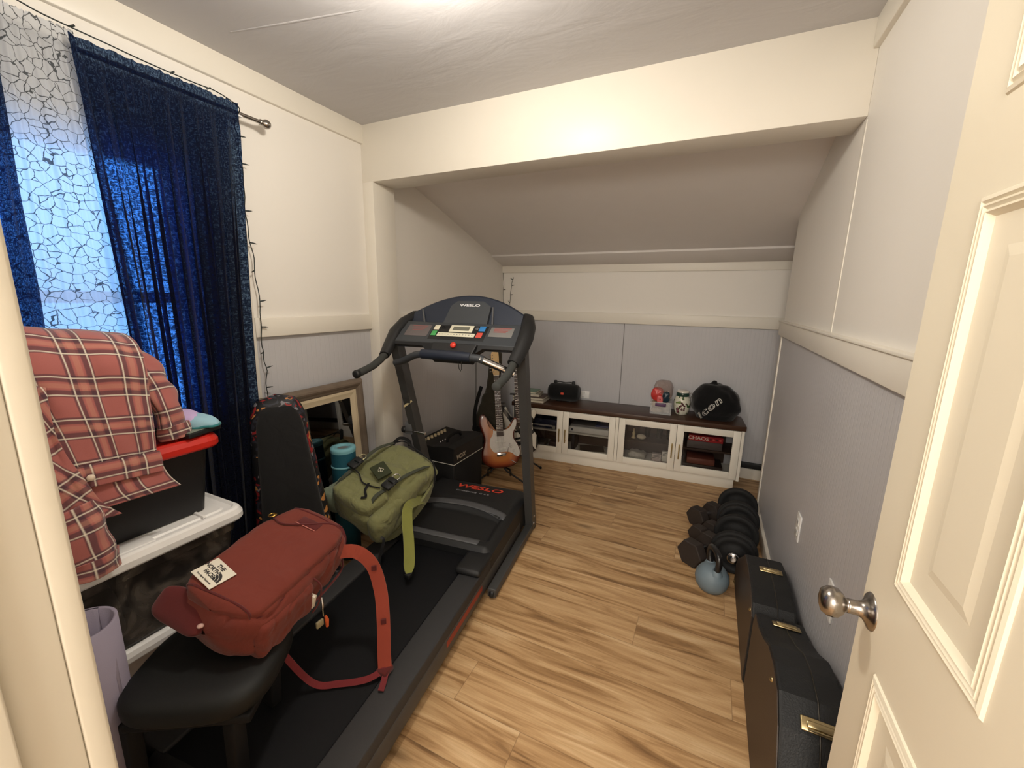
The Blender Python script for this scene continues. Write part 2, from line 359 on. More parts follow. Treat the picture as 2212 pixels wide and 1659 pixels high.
#--SECTION-- outlets
def plate(name,label,loc,nrm,w=.07,h=.115,toggle=False,group=None):
    M=frame(loc,Vector((0,0,1)).cross(Vector(nrm)),(0,0,1),nrm)
    T=Thing(name,label,'outlet',loc,0,group)
    T.part('cover_plate',MB().box(-w/2,w/2,-h/2,h/2,0,.006,M,bev=.002),WHITE)
    for k in (-1,1):
        so=T.part('socket',MB().box(-.017,.017,k*.022-.014,k*.022+.014,.004,.008,M,bev=.003),WHITE)
        T.part('slot',MB().box(-.008,-.005,k*.022-.006,k*.022+.006,.0078,.0085,M).box(.005,.008,k*.022-.006,k*.022+.006,.0078,.0085,M),BLKM,parent=so)
plate('wall_outlet','white outlet plate on the grey right wall, above the dumbbells',(W+.001,-.01,.53),(-1,0,0))
plate('wall_outlet','white outlet plate on the right wall, half hidden behind the door knob',(W+.001,-.54,.555),(-1,0,0))
plate('wall_outlet','white outlet plate low on the back wall beside the black speaker',(.89,YB+.001,.565),(0,-1,0),w=.115,h=.07)
#--SECTION-- door
def door():
    DX=2.235; y0,y1=-1.865,-1.118; z0,z1=.012,2.04
    root=D.objects.new('door_1',None); COL.objects.link(root); root['kind']='structure'; root['label']='cream six-panel door standing open at the right'
    b=MB()
    cols=[(-1.46,-1.222),(-1.80,-1.56)]; rows=[(.23,.868),(1.03,1.598),(1.715,1.93)]
    ys=[y0,cols[1][0],cols[1][1],cols[0][0],cols[0][1],y1]; zs=[z0,rows[0][0],rows[0][1],rows[1][0],rows[1][1],rows[2][0],rows[2][1],z1]
    b.box(DX+.0105,DX+.034,y0,y1,z0,z1)
    for i in (0,2,4): b.box(DX,DX+.012,ys[i],ys[i+1],z0,z1)
    for j in (0,2,4,6):
        for i in (1,3): b.box(DX,DX+.012,ys[i],ys[i+1],zs[j],zs[j+1])
    struct('door_leaf',b,DOORP,root)
    prof=[(0,0),(.002,-.003),(.007,-.0045),(.010,-.001),(.014,-.0045),(.018,-.001),(.022,-.0045),(.028,.004),(.066,.0045),(.080,.0018),(.105,.0018)]
    for c in cols:
        for r in rows:
            b=MB(); vs=[];fs=[];n=len(prof)
            for ins,h in prof:
                vs+= [(DX+h,c[0]+ins,r[0]+ins),(DX+h,c[1]-ins,r[0]+ins),(DX+h,c[1]-ins,r[1]-ins),(DX+h,c[0]+ins,r[1]-ins)]
            for i in range(n-1):
                for k in range(4): fs.append((i*4+k,i*4+(k+1)%4,(i+1)*4+(k+1)%4,(i+1)*4+k))
            fs.append(tuple((n-1)*4+k for k in range(4))); b.add(vs,fs); struct('door_panel',b,DOORP,root)
    k=MB(); kc=(DX,-1.158,.937)
    k.lathe([(0,.074),(.010,.0735),(.020,.070),(.0255,.062),(.0265,.055),(.025,.047),(.019,.040),(.0125,.036),(.0115,.033),(.0125,.0325),(.0125,.030),(.0125,.018),(.015,.012),(.022,.006),(.030,.003),(.0325,.0),(.0325,-.002)],kc,(-1,0,0),40)
    struct('door_knob',k,NICK,root)
    k=MB(); 
    for z in (.25,1.02,1.82): k.tube([(DX+.002,y0-.002,z-.045),(DX+.002,y0-.002,z+.045)],.006,10)
    struct('hinge',k,NICK,root)
door()
#--SECTION-- curtains
def blue_mat():
    m,t,out=nt('navy_curtain_cloth'); tc=N(t,'ShaderNodeTexCoord'); uv=tc.outputs['UV']
    mp=N(t,'ShaderNodeMapping'); mp.inputs['Scale'].default_value=(1.,1.,1.); L(t,uv,mp.inputs[0])
    # slubby weave: stretched noises in both directions
    def nz(sx,sy):
        q=N(t,'ShaderNodeMapping'); q.inputs['Scale'].default_value=(sx,sy,1); L(t,uv,q.inputs[0]); n=N(t,'ShaderNodeTexNoise',Scale=1.,Detail=3.,Roughness=.7); L(t,q.outputs[0],n.inputs['Vector']); return n.outputs['Fac']
    a=nz(70,420); c=nz(190,130); w=math_(t,'MAXIMUM',math_(t,'MULTIPLY',a,.98),c)
    r=N(t,'ShaderNodeValToRGB'); e=r.color_ramp.elements; e[0].position=.50; e[0].color=(.08,.08,.08,1); e[1].position=.62; e[1].color=(1,1,1,1); L(t,w,r.inputs[0])
    base=N(t,'ShaderNodeBsdfPrincipled'); setp(base,col=lin((10,14,30)),rough=.95,spec=.1,sheen=.1)
    tr=N(t,'ShaderNodeBsdfTranslucent'); m1=N(t,'ShaderNodeMixRGB'); m1.inputs[1].default_value=(.002,.009,.055,1); m1.inputs[2].default_value=(.022,.085,.36,1); L(t,r.outputs[0],m1.inputs[0]); L(t,m1.outputs[0],tr.inputs[0])
    tp=N(t,'ShaderNodeBsdfTransparent'); tp.inputs[0].default_value=(.38,.62,1,1)
    x=N(t,'ShaderNodeMixShader'); x.inputs[0].default_value=.35; L(t,base.outputs[0],x.inputs[1]); L(t,tr.outputs[0],x.inputs[2])
    y=N(t,'ShaderNodeMixShader'); L(t,math_(t,'MULTIPLY',r.outputs[0],.26),y.inputs[0]); L(t,x.outputs[0],y.inputs[1]); L(t,tp.outputs[0],y.inputs[2]); L(t,y.outputs[0],out.inputs[0]); return m
def sheer_mat():
    m,t,out=nt('cracked_print_sheer'); tc=N(t,'ShaderNodeTexCoord'); mp=N(t,'ShaderNodeMapping'); mp.inputs['Scale'].default_value=(9,46,1); L(t,tc.outputs['UV'],mp.inputs[0])
    n=N(t,'ShaderNodeTexNoise',Scale=1.2,Detail=2.); L(t,mp.outputs[0],n.inputs['Vector']); ad=N(t,'ShaderNodeMixRGB',_blend_type='ADD'); ad.inputs[0].default_value=.5; L(t,mp.outputs[0],ad.inputs[1]); L(t,n.outputs['Color'],ad.inputs[2])
    v=N(t,'ShaderNodeTexVoronoi',_feature='DISTANCE_TO_EDGE',Scale=1.); L(t,ad.outputs[0],v.inputs['Vector'])
    ln=math_(t,'LESS_THAN',v.outputs['Distance'],.028)
    tr=N(t,'ShaderNodeBsdfTranslucent'); df=N(t,'ShaderNodeBsdfDiffuse'); c1=N(t,'ShaderNodeMixRGB'); c1.inputs[1].default_value=(*lin((232,236,242)),1); c1.inputs[2].default_value=(*lin((104,108,112)),1); L(t,ln,c1.inputs[0]); L(t,c1.outputs[0],tr.inputs[0]); L(t,c1.outputs[0],df.inputs[0])
    x=N(t,'ShaderNodeMixShader'); x.inputs[0].default_value=.62; L(t,df.outputs[0],x.inputs[1]); L(t,tr.outputs[0],x.inputs[2])
    tp=N(t,'ShaderNodeBsdfTransparent'); y=N(t,'ShaderNodeMixShader'); L(t,math_(t,'MULTIPLY',math_(t,'SUBTRACT',1.,ln),.12),y.inputs[0]); L(t,x.outputs[0],y.inputs[1]); L(t,tp.outputs[0],y.inputs[2]); L(t,y.outputs[0],out.inputs[0]); return m
def curtain(name,label,ytop,ybot,ztop,zbot,xc,amp,nf,mt,seed,group=None,head=.02,lean=0,pl=0):
    def f(a,c):
        y0=ytop[0]+(ybot[0]-ytop[0])*c; y1=ytop[1]+(ybot[1]-ytop[1])*c
        y=y0+(y1-y0)*a; z=ztop+(zbot-ztop)*c+ (0 if c>.03 else head*.35*noise.noise(Vector((a*40,seed,0))))
        ph=a*nf*2*PI+seed; k=min(1,.35+c*1.6)
        x=xc+amp*k*(math.sin(ph+1.3*noise.noise(Vector((a*5,c*1.5,seed))))+.45*math.sin(2.3*ph+c*2))+.012*noise.noise(Vector((a*9,c*4,seed+5)))
        if c<.035: x=xc+(x-xc)*.4
        if c>.04: x+=lean*(c-.04)
        y+=pl*min(1,c*4)*math.sin(2*ph+1.1*noise.noise(Vector((a*6,c*2,seed+9))))
        return (max(x,.023),y,z)
    b=MB().grid(f,int(nf*22),90)
    return solo(name,b,mt,label,'curtain',group,loc=(xc,(ytop[0]+ytop[1])/2,zbot))
BLUE=blue_mat(); SHEER=sheer_mat()
curtain('blackout_curtain','navy woven curtain panel right of the white sheer, hanging to the wall edge',(-1.285,-.785),(-1.22,-.90),2.215,.06,.112,.014,9,BLUE,1.3,lean=.012,pl=.011)
curtain('blackout_curtain','narrow navy curtain panel left of the white sheer, mostly behind the door jamb',(-1.80,-1.44),(-1.80,-1.46),2.21,1.01,.112,.008,6,BLUE,4.1)
curtain('sheer_curtain','white sheer curtain with a dark cracked-line print between the navy panels',(-1.47,-1.262),(-1.52,-1.18),2.235,.95,.090,.004,7,SHEER,2.2)
# rod
T=Thing('curtain_rod','brushed metal curtain rod with a round finial above the window','curtain rod',(.082,-1.2,2.195))
T.part('rod',MB().tube([(.072,-1.84,2.195),(.072,-.665,2.195)],.008,12),NICK)
T.part('finial',MB().lathe([(.008,0),(.012,.003),(.012,.008),(.008,.011),(.013,.016),(.0185,.026),(.0195,.034),(.016,.044),(.008,.050),(0,.0515)],(.072,-.668,2.195),(0,1,0),20),NICK)
for y in (-.76,-1.83): T.part('bracket',MB().box(0,.008,y-.012,y+.012,2.15,2.215,bev=.002).tube([(.006,y,2.185),(.05,y,2.18),(.072,y,2.184)],.006,8).box(.06,.084,y-.01,y+.01,2.18,2.1865),WHITE)
# string lights
def fairy(name,label,pts,dens,loc,seed,group=None,side=(0,1,0),wire=.0022):
    rnd=random.Random(seed)
    T=Thing(name,label,'string lights',loc,0,group); P=[Vector(p) for p in pts]; Q=[]
    for i in range(len(P)-1):
        for k in range(8):
            t=k/8; p=P[i].lerp(P[i+1],t); a=(i*8+k)*.8
            Q.append(p+Vector((.002*math.cos(a),.003*math.sin(a*1.3),0)))
    Q.append(P[-1]); T.part('wire',MB().tube(Q,wire,6),mat('wire_green',(22,32,28),.6))
    for i in range(dens):
        q=Q[int((i+.6)/dens*len(Q))]; d=Vector(side)*(1 if i%3 else -.55)+Vector((0.3,0,rnd.uniform(-.2,.3))); d.normalize()
        m=MB().tube([q,q+d*.018],.0032,8); m.tube([q+d*.018,q+d*.024,q+d*.030],[.0028,.002,.0006],8)
        T.part('bulb',m,mat_bulb)
mat_bulb=mat('bulb_socket',(26,36,34),.4)
fairy('string_light','dark wire of tiny string lights hanging beside the navy curtain',[(.05,-.765,2.18),(.030,-.745,2.12),(.028,-.735,1.95),(.03,-.745,1.80),(.028,-.728,1.62),(.03,-.72,1.40),(.028,-.73,1.22),(.028,-.72,1.1),(.028,-.733,.94),(.028,-.738,.84)],14,(.03,-.74,.84),3)
fairy('string_light','bare string light wire looped on the upper back wall corner',[(.12,YB-.010,1.67),(.10,YB-.012,1.58),(.09,YB-.02,1.42),(.09,YB-.03,1.22),(.12,YB-.03,1.02)],7,(.09,YB-.02,1.02),5,side=(1,0,0),wire=.002)
fairy('string_light','string light wire running down the alcove corner edge',[(.012,YB-.012,1.775),(.014,YB-.012,1.6),(.014,YB-.018,1.40),(.03,YB-.03,1.2)],4,(.014,YB-.02,1.2),6,side=(1,0,0),wire=.002)
#--SECTION-- treadmill
def treadmill():
    T=Thing('treadmill','black folding treadmill with arched navy console, holding the two backpacks','treadmill',(.662,.26,0),math.radians(6.3),local=True)
    TB=mat('tread_black',(26,27,29),.5,bump=.3,bscale=700); TF=mat('frame_grey',(66,66,66),.42,bump=.1,bscale=300)
    BELT=mat('belt_rubber',(15,16,20),.62,bump=.5,bscale=900,spec=.25); RAIL=mat('rail_grey',(52,52,54),.6,bump=.6,bscale=900)
    NAVY=mat('console_navy',(32,40,56),.5,bump=.3,bscale=500); CON=mat('console_grey',(58,62,67),.5,bump=.3,bscale=600); GREYB=mat('accent_grey',(88,89,92),.45,bump=.2,bscale=400)
    FOAM=mat('grip_foam',(58,60,58),.9,bump=.6,bscale=700)
    # floor frame
    b=MB()
    for s in (-1,1): b.bar((s*.352,-.70,.033),(s*.352,.03,.033),.045,.045,bev=.004)
    b.bar((-.352,.0,.033),(.352,.0,.033),.045,.045,bev=.004)
    T.part('base_frame',b,TF)
    for s in (-1,1):
        T.part('wheel',MB().lathe([(0,-.012),(.02,-.012),(.024,-.009),(.024,.009),(.02,.012),(0,.012)],(s*.352,-.685,.024),(1,0,0),18),BLKP)
        T.part('foot_pad',MB().box(s*.352-.022,s*.352+.022,-.01,.03,0,.014,bev=.003),BLKP)
    for s in (-1,1):
        M=None
        b=MB()
        # tapering upright leaning toward the runner
        def up(a,c):
            t=c; x=s*(.352+.024*t); y=-.02-.345*t; z=.04+1.185*t; w=.024; d=.036-.004*t
            k=int(round(a*4))%4
            cx=(-1,1,1,-1)[k]; cy=(-1,-1,1,1)[k]
            return (x+cx*w,y+cy*d,z+cy*d*.28)
        b.grid(up,4,12,True,smooth=False)
        u=T.part('upright',b,TF)
        for zz in (.11,.06): T.part('bolt',MB().lathe([(0,.006),(.007,.005),(.008,0)],(s*(.352)+.024,-.04,zz),(1,0,0),10),CHROME,parent=u)
    # spring pin on the left upright
    b=MB(); b.box(-.425,-.375,-.235,-.185,.615,.66,bev=.006); b.box(-.415,-.37,-.245,-.225,.64,.70,bev=.003); T.part('latch_body',b,mat('latch_grey',(96,98,102),.5))
    T.part('latch_knob',MB().lathe([(0,-.032),(.019,-.030),(.022,-.02),(.021,-.004),(.012,0)],(-.425,-.21,.637),(1,0,0),20),BLKP)
    T.part('latch_pin',MB().tube([(-.36,-.225,.637),(-.285,-.225,.632)],.0085,10),CHROME)
    T.part('strap_tie',MB().bar((-.390,-.285,.81),(-.335,-.285,.85),.004,.012),mat('tie_cream',(205,190,150),.7))
    # deck
    b=MB(); b.box(-.30,.30,-1.80,-.10,.075,.145,bev=.004); T.part('deck',b,TB)
    b=MB(); b.box(-.217,.217,-1.80,-.45,.145,.1655,bev=.006); T.part('belt',b,BELT)
    for s in (-1,1):
        x0,x1=(.219,.325) if s>0 else (-.325,-.219)
        b=MB(); b.box(x0,x1,-1.80,-.62,.11,.173,bev=.006); r=T.part('side_rail',b,RAIL)
        xo=s*.327; b=MB(); b.box(min(xo,xo-s*.03),max(xo,xo-s*.03),-1.80,-.16,.045,.125,bev=.006); T.part('side_skirt',b,TF,parent=r)
        b=MB(); b.box(min(xo,xo+s*.0015),max(xo,xo+s*.0015),-1.12,-.76,.085,.112); T.part('red_decal',b,mat('decal_red',(150,52,36),.5),parent=r,label='dull red decal stripe')
        b=MB(); b.box(s*.327-.055,s*.327+.012,-1.86,-1.74,.02,.176,bev=.012); T.part('end_cap',b,TB)
        T.part('rear_foot',MB().box(s*.30-.03,s*.30+.03,-1.80,-1.72,0,.05,bev=.006),TB)
    T.part('rear_roller',MB().tube([(-.25,-1.80,.14),(.25,-1.80,.14)],.026,16),TB)
    # motor hood
    def hood(a,c):
        x=-.325+.65*a; y=.02-.67*c
        top=.255-.03*max(0,(c-.35))/.65
        e=max(abs(a-.5)*2-.86,0)/.14; z=top-.035*e*e
        if c<.06: z-=.05*((.06-c)/.06)**1.5
        if c>.97: z-=.02*(c-.97)/.03
        # recess behind the lip
        r=max(0,min(1,(.86-abs(a-.5)*2)/.03))*max(0,min(1,(c-(.50+.10*(abs(a-.5)*2)**2))/.02))*max(0,min(1,(.90-c)/.02))
        return (x,y,z-.024*r)
    b=MB().grid(hood,52,60)
    b.grid(lambda a,c:(.325,.02-.67*a,.06+(hood(1,a)[2]-.06)*c),60,3); b.grid(lambda a,c:(-.325,.02-.67*a,.06+(hood(0,a)[2]-.06)*c),60,3)
    b.grid(lambda a,c:(-.325+.65*a,.02,.06+(hood(a,0)[2]-.06)*c),20,2); b.grid(lambda a,c:(-.325+.65*a,-.65,.168+(hood(a,1)[2]-.168)*c),20,2)
    h=T.part('motor_hood',b,TB)
    b=MB().grid(lambda a,c:(lambda x,y,z:(x,y,z+.0022))(*hood(.05+.9*a,.41+.085*c+.10*(abs(a-.5)*2)**2)),40,4); T.part('hood_arc',b,GREYB,parent=h,mods=solid(.002,1))
    b=MB().grid(lambda a,c:(lambda x,y,z:(x,y,z+.0022))(*hood(.07+.80*a,.905+.06*c)),30,3); T.part('hood_lip',b,GREYB,parent=h,mods=solid(.002,1))
    b=MB(); b.box(.20,.33,-.80,-.62,.17,.205,bev=.015); T.part('foot_guard',b,TB,parent=h)
    Mh=frame((.02,-.085,.2575),(1,0,0),(0,1,0),(0,0,1))
    RED=mat('logo_red',(222,74,52),.5)
    T.text('lettering','WESLO',.062,Mh,RED,parent=h,sx=1.55,off=.0012,shear=.15)
    T.text('lettering','CADENCE  G 5.9',.018,frame((.0,-.15,.2565),(1,0,0),(0,1,0),(0,0,1)),mat('logo_grey',(150,150,155),.5),parent=h,sx=1.7)
    # console: side arms, arch, panel
    for s in (-1,1):
        b=MB().tube([(s*.325,-.15,1.365),(s*.352,-.19,1.355),(s*.378,-.27,1.315),(s*.388,-.345,1.265),(s*.382,-.41,1.205),(s*.374,-.46,1.165),(s*.370,-.485,1.148)],[.022,.034,.040,.041,.038,.034,.031],14,flat=.8)
        a=T.part('console_arm',b,TB)
        b=MB().tube([(s*.370,-.47,1.155),(s*.371,-.52,1.128),(s*.372,-.58,1.104),(s*.372,-.66,1.088),(s*.372,-.715,1.080)],.0195,14); g=T.part('hand_grip',b,FOAM)
        T.part('grip_cap',MB().lathe([(.0205,-.018),(.0215,-.004),(.020,.003),(.012,.007),(0,.008)],(s*.372,-.717,1.0795),(0,-.98,-.14),16),BLKP if s<0 else FOAM,parent=g)
    # arch backboard
    yb0,yb1=-.285,-.165   # bottom, top
    def P(x,z): return (x, yb0+(yb1-yb0)*(z-1.27)/(1.47-1.27), z)
    n=40; b=MB()
    def arch(x): return 1.468-.098*(abs(x)/.335)**2.0
    def face(off):
        return lambda a,c:(lambda q:(q[0],q[1]+off,q[2]))(P(-.335+.67*a,1.275+(arch(-.335+.67*a)-1.275)*c))
    b.grid(face(0),n,8); b.grid(face(.03),n,8); b.grid(lambda a,c:(lambda q:(q[0],q[1]+.03*c,q[2]+.006*math.sin(PI*c)))(P(-.335+.67*a,arch(-.335+.67*a))),n,4); b.grid(lambda a,c:(lambda q:(q[0],q[1]+.03*c,q[2]))(P(-.335+.67*a,1.275)),n,1)
    T.part('backboard',b,NAVY)
    # book rest with side ribs in front of the backboard
    b=MB(); out=[(-.125,1.285),(-.095,1.405),(-.06,1.432),(.10,1.432),(.145,1.405),(.145,1.285)]
    vs=[P(x,z) for x,z in out]; dn=Vector((0,-.86,.5)); f=[Vector(v)+dn*.022 for v in vs]; b.add([*vs,*f],[tuple(range(6,12))]+[(i,(i+1)%6,6+(i+1)%6,6+i) for i in range(6)])
    rest=T.part('book_rest',b,CON)
    for x,dx in ((-.285,.055),(.15,.03)):
        b=MB().tube([P(x,1.39+ (0 if x<0 else .02)),Vector(P(x+dx,1.30))+Vector((0,-.02,0))],.006,8); T.part('rib',b,GREYB)
    dnn=(1,0,0); upv=Vector((0,yb1-yb0,.2)).normalized(); nn=Vector((1,0,0)).cross(upv)
    Mt=frame(Vector(P(.02,1.408))+dn*.0225,(1,0,0),upv,nn); T.text('lettering','WESLO',.022,Mt,mat('logo_white',(225,225,228),.5),parent=rest,sx=1.7,off=.0006)
    # control panel: slanted slab
    p0=Vector((0,-.29,1.318)); p1=Vector((0,-.415,1.222)); dv=(p1-p0).normalized(); un_=Vector((1,0,0)).cross(-dv).normalized(); LP=(p1-p0).length
    M=frame(p0,(1,0,0),-dv,un_)
    b=MB(); b.prism([(-.345,0.012),(.345,.012),(.372,-LP*.5),(.372,-LP),(-.372,-LP),(-.372,-LP*.5)],-.045,0,M,bev=.006); pn=T.part('control_panel',b,CON)
    def pl(name,x0,x1,y0,y1,m,h=.002,parent=pn,bev=.0012,base=0,label=None): return T.part(name,MB().box(x0,x1,-y1,-y0,base,base+h,M,bev=bev),m,parent=parent,label=label)
    pl('key_field',-.158,.170,.014,.128,BLKP,.0012)
    lb=pl('warning_label',-.315,-.172,.018,.108,mat('label_grey',(104,96,96),.6),.001); 
    lb2=pl('warning_label',.185,.315,.018,.090,mat('label_grey2',(122,120,118),.6),.001)
    RT=mat('label_red',(150,88,86),.6)
    for k in range(4):
        T.part('print_line',MB().box(-.29+.01*(k%2),-.195-.006*k,-.030-.011*k,-.026-.011*k,.001,.0014,M),RT,parent=lb)
        T.part('print_line',MB().box(.205,.300-.008*k,-.026-.010*k,-.020-.010*k,.001,.0014,M),RT,parent=lb2)
    CR=mat('key_cream',(226,222,200),.4); 
    sc=pl('display_bezel',-.052,.085,.014,.068,CR,.003,base=.0012); T.part('display',MB().box(-.033,.064,-.056,-.027,.0042,.0048,M),mat('lcd',(112,112,100),.25),parent=sc)
    pl('button',-.150,-.118,.018,.054,CR,.003,base=.0012,label='cream button'); pl('button',-.150,-.120,.064,.102,mat('key_green',(74,168,92),.45),.003,base=.0012,label='green button')
    pl('button',.120,.156,.016,.054,mat('key_blue',(52,128,196),.45),.003,base=.0012,label='blue button'); pl('button',.118,.152,.066,.104,mat('key_red',(214,84,72),.45),.003,base=.0012,label='red button')
    st=pl('speed_strip',-.112,.110,.076,.104,CR,.003,base=.0012)
    for k in range(12): T.part('mark',MB().box(-.10+.0175*k,-.095+.0175*k,-.092,-.088,.0041,.0045,M),DGREY,parent=st)
    T.part('jack',MB().lathe([(.010,.0015),(.010,.003),(.006,.003),(.006,.001)],M@Vector((-.095,-.034,0)),un_,16),BLKM)
    T.part('round_button',MB().lathe([(0,.003),(.010,.003),(.011,.001)],M@Vector((.105,-.032,0)),un_,16),GREYB)
    # centre key box under the panel + cross bar
    b=MB(); M2=frame((0.02,-.418,1.222),(1,0,0),(0,.62,.785),(0,-.785,.62)); b.prism([(-.125,0),(.135,0),(.115,-.085),(-.12,-.085)],-.06,.012,M2,bev=.006); kb=T.part('key_box',b,TB)
    kr=T.part('safety_key',MB().lathe([(0,.016),(.012,.015),(.016,.010),(.016,.002),(.012,0)],M2@Vector((.005,-.018,.012)),(0,-.785,.62),20),mat('key_red2',(226,60,44),.4),parent=kb)
    c0,c1=Vector((.175,-.455,1.168)),Vector((-.13,-.455,1.168))
    pts=[(-.36,-.40,1.095),(-.30,-.415,1.112),(-.20,-.45,1.155),(-.15,-.46,1.165)]
    T.part('cross_bar',MB().tube(pts,.019,14),CON); T.part('cross_bar_collar',MB().tube([(.12,-.458,1.163),(.17,-.455,1.160),(.20,-.45,1.152)],.0205,14),CON)
    T.part('cross_bar_sleeve',MB().tube([(-.15,-.46,1.165),(-.05,-.467,1.166),(.06,-.467,1.166),(.13,-.46,1.163)],[.026,.027,.027,.025],16),NAVY)
    T.part('chrome_bar',MB().tube([(.18,-.455,1.158),(.24,-.435,1.132),(.345,-.395,1.085)],.0195,16),CHROME,label='bright chrome section of the cross bar')
    b=MB(); b.prism([(-.345,0),(.345,0),(.36,-.02),(.18,-.022),(.14,-.05),(-.14,-.05),(-.17,-.022),(-.36,-.02)],-.05,0,frame((0,-.418,1.224),(1,0,0),(0,.3,.95),(0,-.95,.3)).copy(),bev=.003); T.part('console_underside',b,TB)
    T.part('key_cord',MB().tube([(.06,-.46,1.14),(.064,-.455,1.10),(.07,-.45,1.085),(.078,-.455,1.10),(.08,-.46,1.14)],.0018,6),BLKP)
treadmill()
#--SECTION-- soft bags
def bagbody(T,name,F,W,Ln,Dp,mt,wf=lambda t:1,df=lambda t:1,ex=4.,nz=.008,nsc=9,seed=0,parent=None,tl=(-.5,.5),cap=.12,hoff=0,nu=72,nv=44,label=None,mods=None,crease=0):
    # closed soft box: cross sections are superellipses along the bag's length
    def f(a,c):
        t=c; e=1.
        if t<cap: e=math.sin(math.acos(max(0,1-t/cap))) if cap else 1
        if t>1-cap: e=math.sin(math.acos(max(0,1-(1-t)/cap)))
        e=max(e,.001)**.62
        an=a*2*PI; ca,sa=math.cos(an),math.sin(an)
        x=math.copysign(abs(ca)**(2/ex),ca)*W/2*wf(t)*e; z=math.copysign(abs(sa)**(2/ex),sa)*Dp/2*df(t)*e
        y=(tl[0]+(tl[1]-tl[0])*t)*Ln
        p=Vector((x,y,z+hoff)); n=Vector((x/(W*W),0,z/(Dp*Dp))); n=n.normalized() if n.length>0 else Vector((0,0,1))
        q=Vector((x*nsc+seed,y*nsc,z*nsc)); d=noise.noise(q)+.5*noise.noise(q*2.3)
        if crease:
            d-=crease*max(0,1-abs(noise.noise(q*1.3+Vector((9,seed,3))))*7)
        return F@(p+n*d*nz+Vector((0,noise.noise(q+Vector((5,5,5)))*nz,0)))
    b=MB().grid(f,nu,nv,True); return T.part(name,b,mt,parent=parent,label=label,mods=mods), f
def ribbon(b,pts,w,t,up,M=None):
    # flat strap following points; up may be a list of face normals
    P=[Vector(p) for p in pts]; n=len(P); U=up if isinstance(up,list) else [up]*n; vs=[];fs=[]; Wd=w if isinstance(w,list) else [w]*n
    for i in range(n):
        d=(P[min(i+1,n-1)]-P[max(0,i-1)]).normalized(); u=Vector(U[i]); x=d.cross(u).normalized(); u=x.cross(d)
        for a,c in ((-1,-1),(-1,1),(1,1),(1,-1)): vs.append(P[i]+x*a*Wd[i]/2+u*c*t/2)
    for i in range(n-1):
        for k in range(4): a=i*4+k;c=i*4+(k+1)%4; fs.append((a,c,c+4,a+4))
    fs.append((0,1,2,3)); fs.append(tuple((n-1)*4+k for k in (3,2,1,0)))
    b.add([M@v if M else v for v in vs],fs,False); return b
def curve(pts,k=6):
    P=[Vector(p) for p in pts]; Q=[]
    for i in range(len(P)-1):
        a=P[max(i-1,0)];b=P[i];c=P[i+1];d=P[min(i+2,len(P)-1)]
        for j in range(k):
            t=j/k; Q.append(.5*((2*b)+(c-a)*t+(2*a-5*b+4*c-d)*t*t+(3*b-a-3*c+d)*t**3))
    Q.append(P[-1]); return Q
REDF=fabric('rust_nylon',(118,54,44),weave=700,fold=.25,var=.10,sheen=.12,fs=8); REDD=fabric('rust_dark_nylon',(92,34,34),weave=700,var=.1); 
GRN=fabric('olive_nylon',(130,131,90),weave=700,fold=.6,var=.13,fs=10); GRND=fabric('sage_nylon',(124,136,118),weave=700,fold=.3)
BLKF=fabric('black_webbing',(20,20,22),weave=900); BAGB=fabric('black_pack_cloth',(27,27,28),weave=800,fold=.2)
PATCH=mat('patch_cream',(232,226,210),.6); INK=mat('patch_ink',(36,34,34),.6); GOLD=mat('brass',(205,170,90),.25,metal=1)
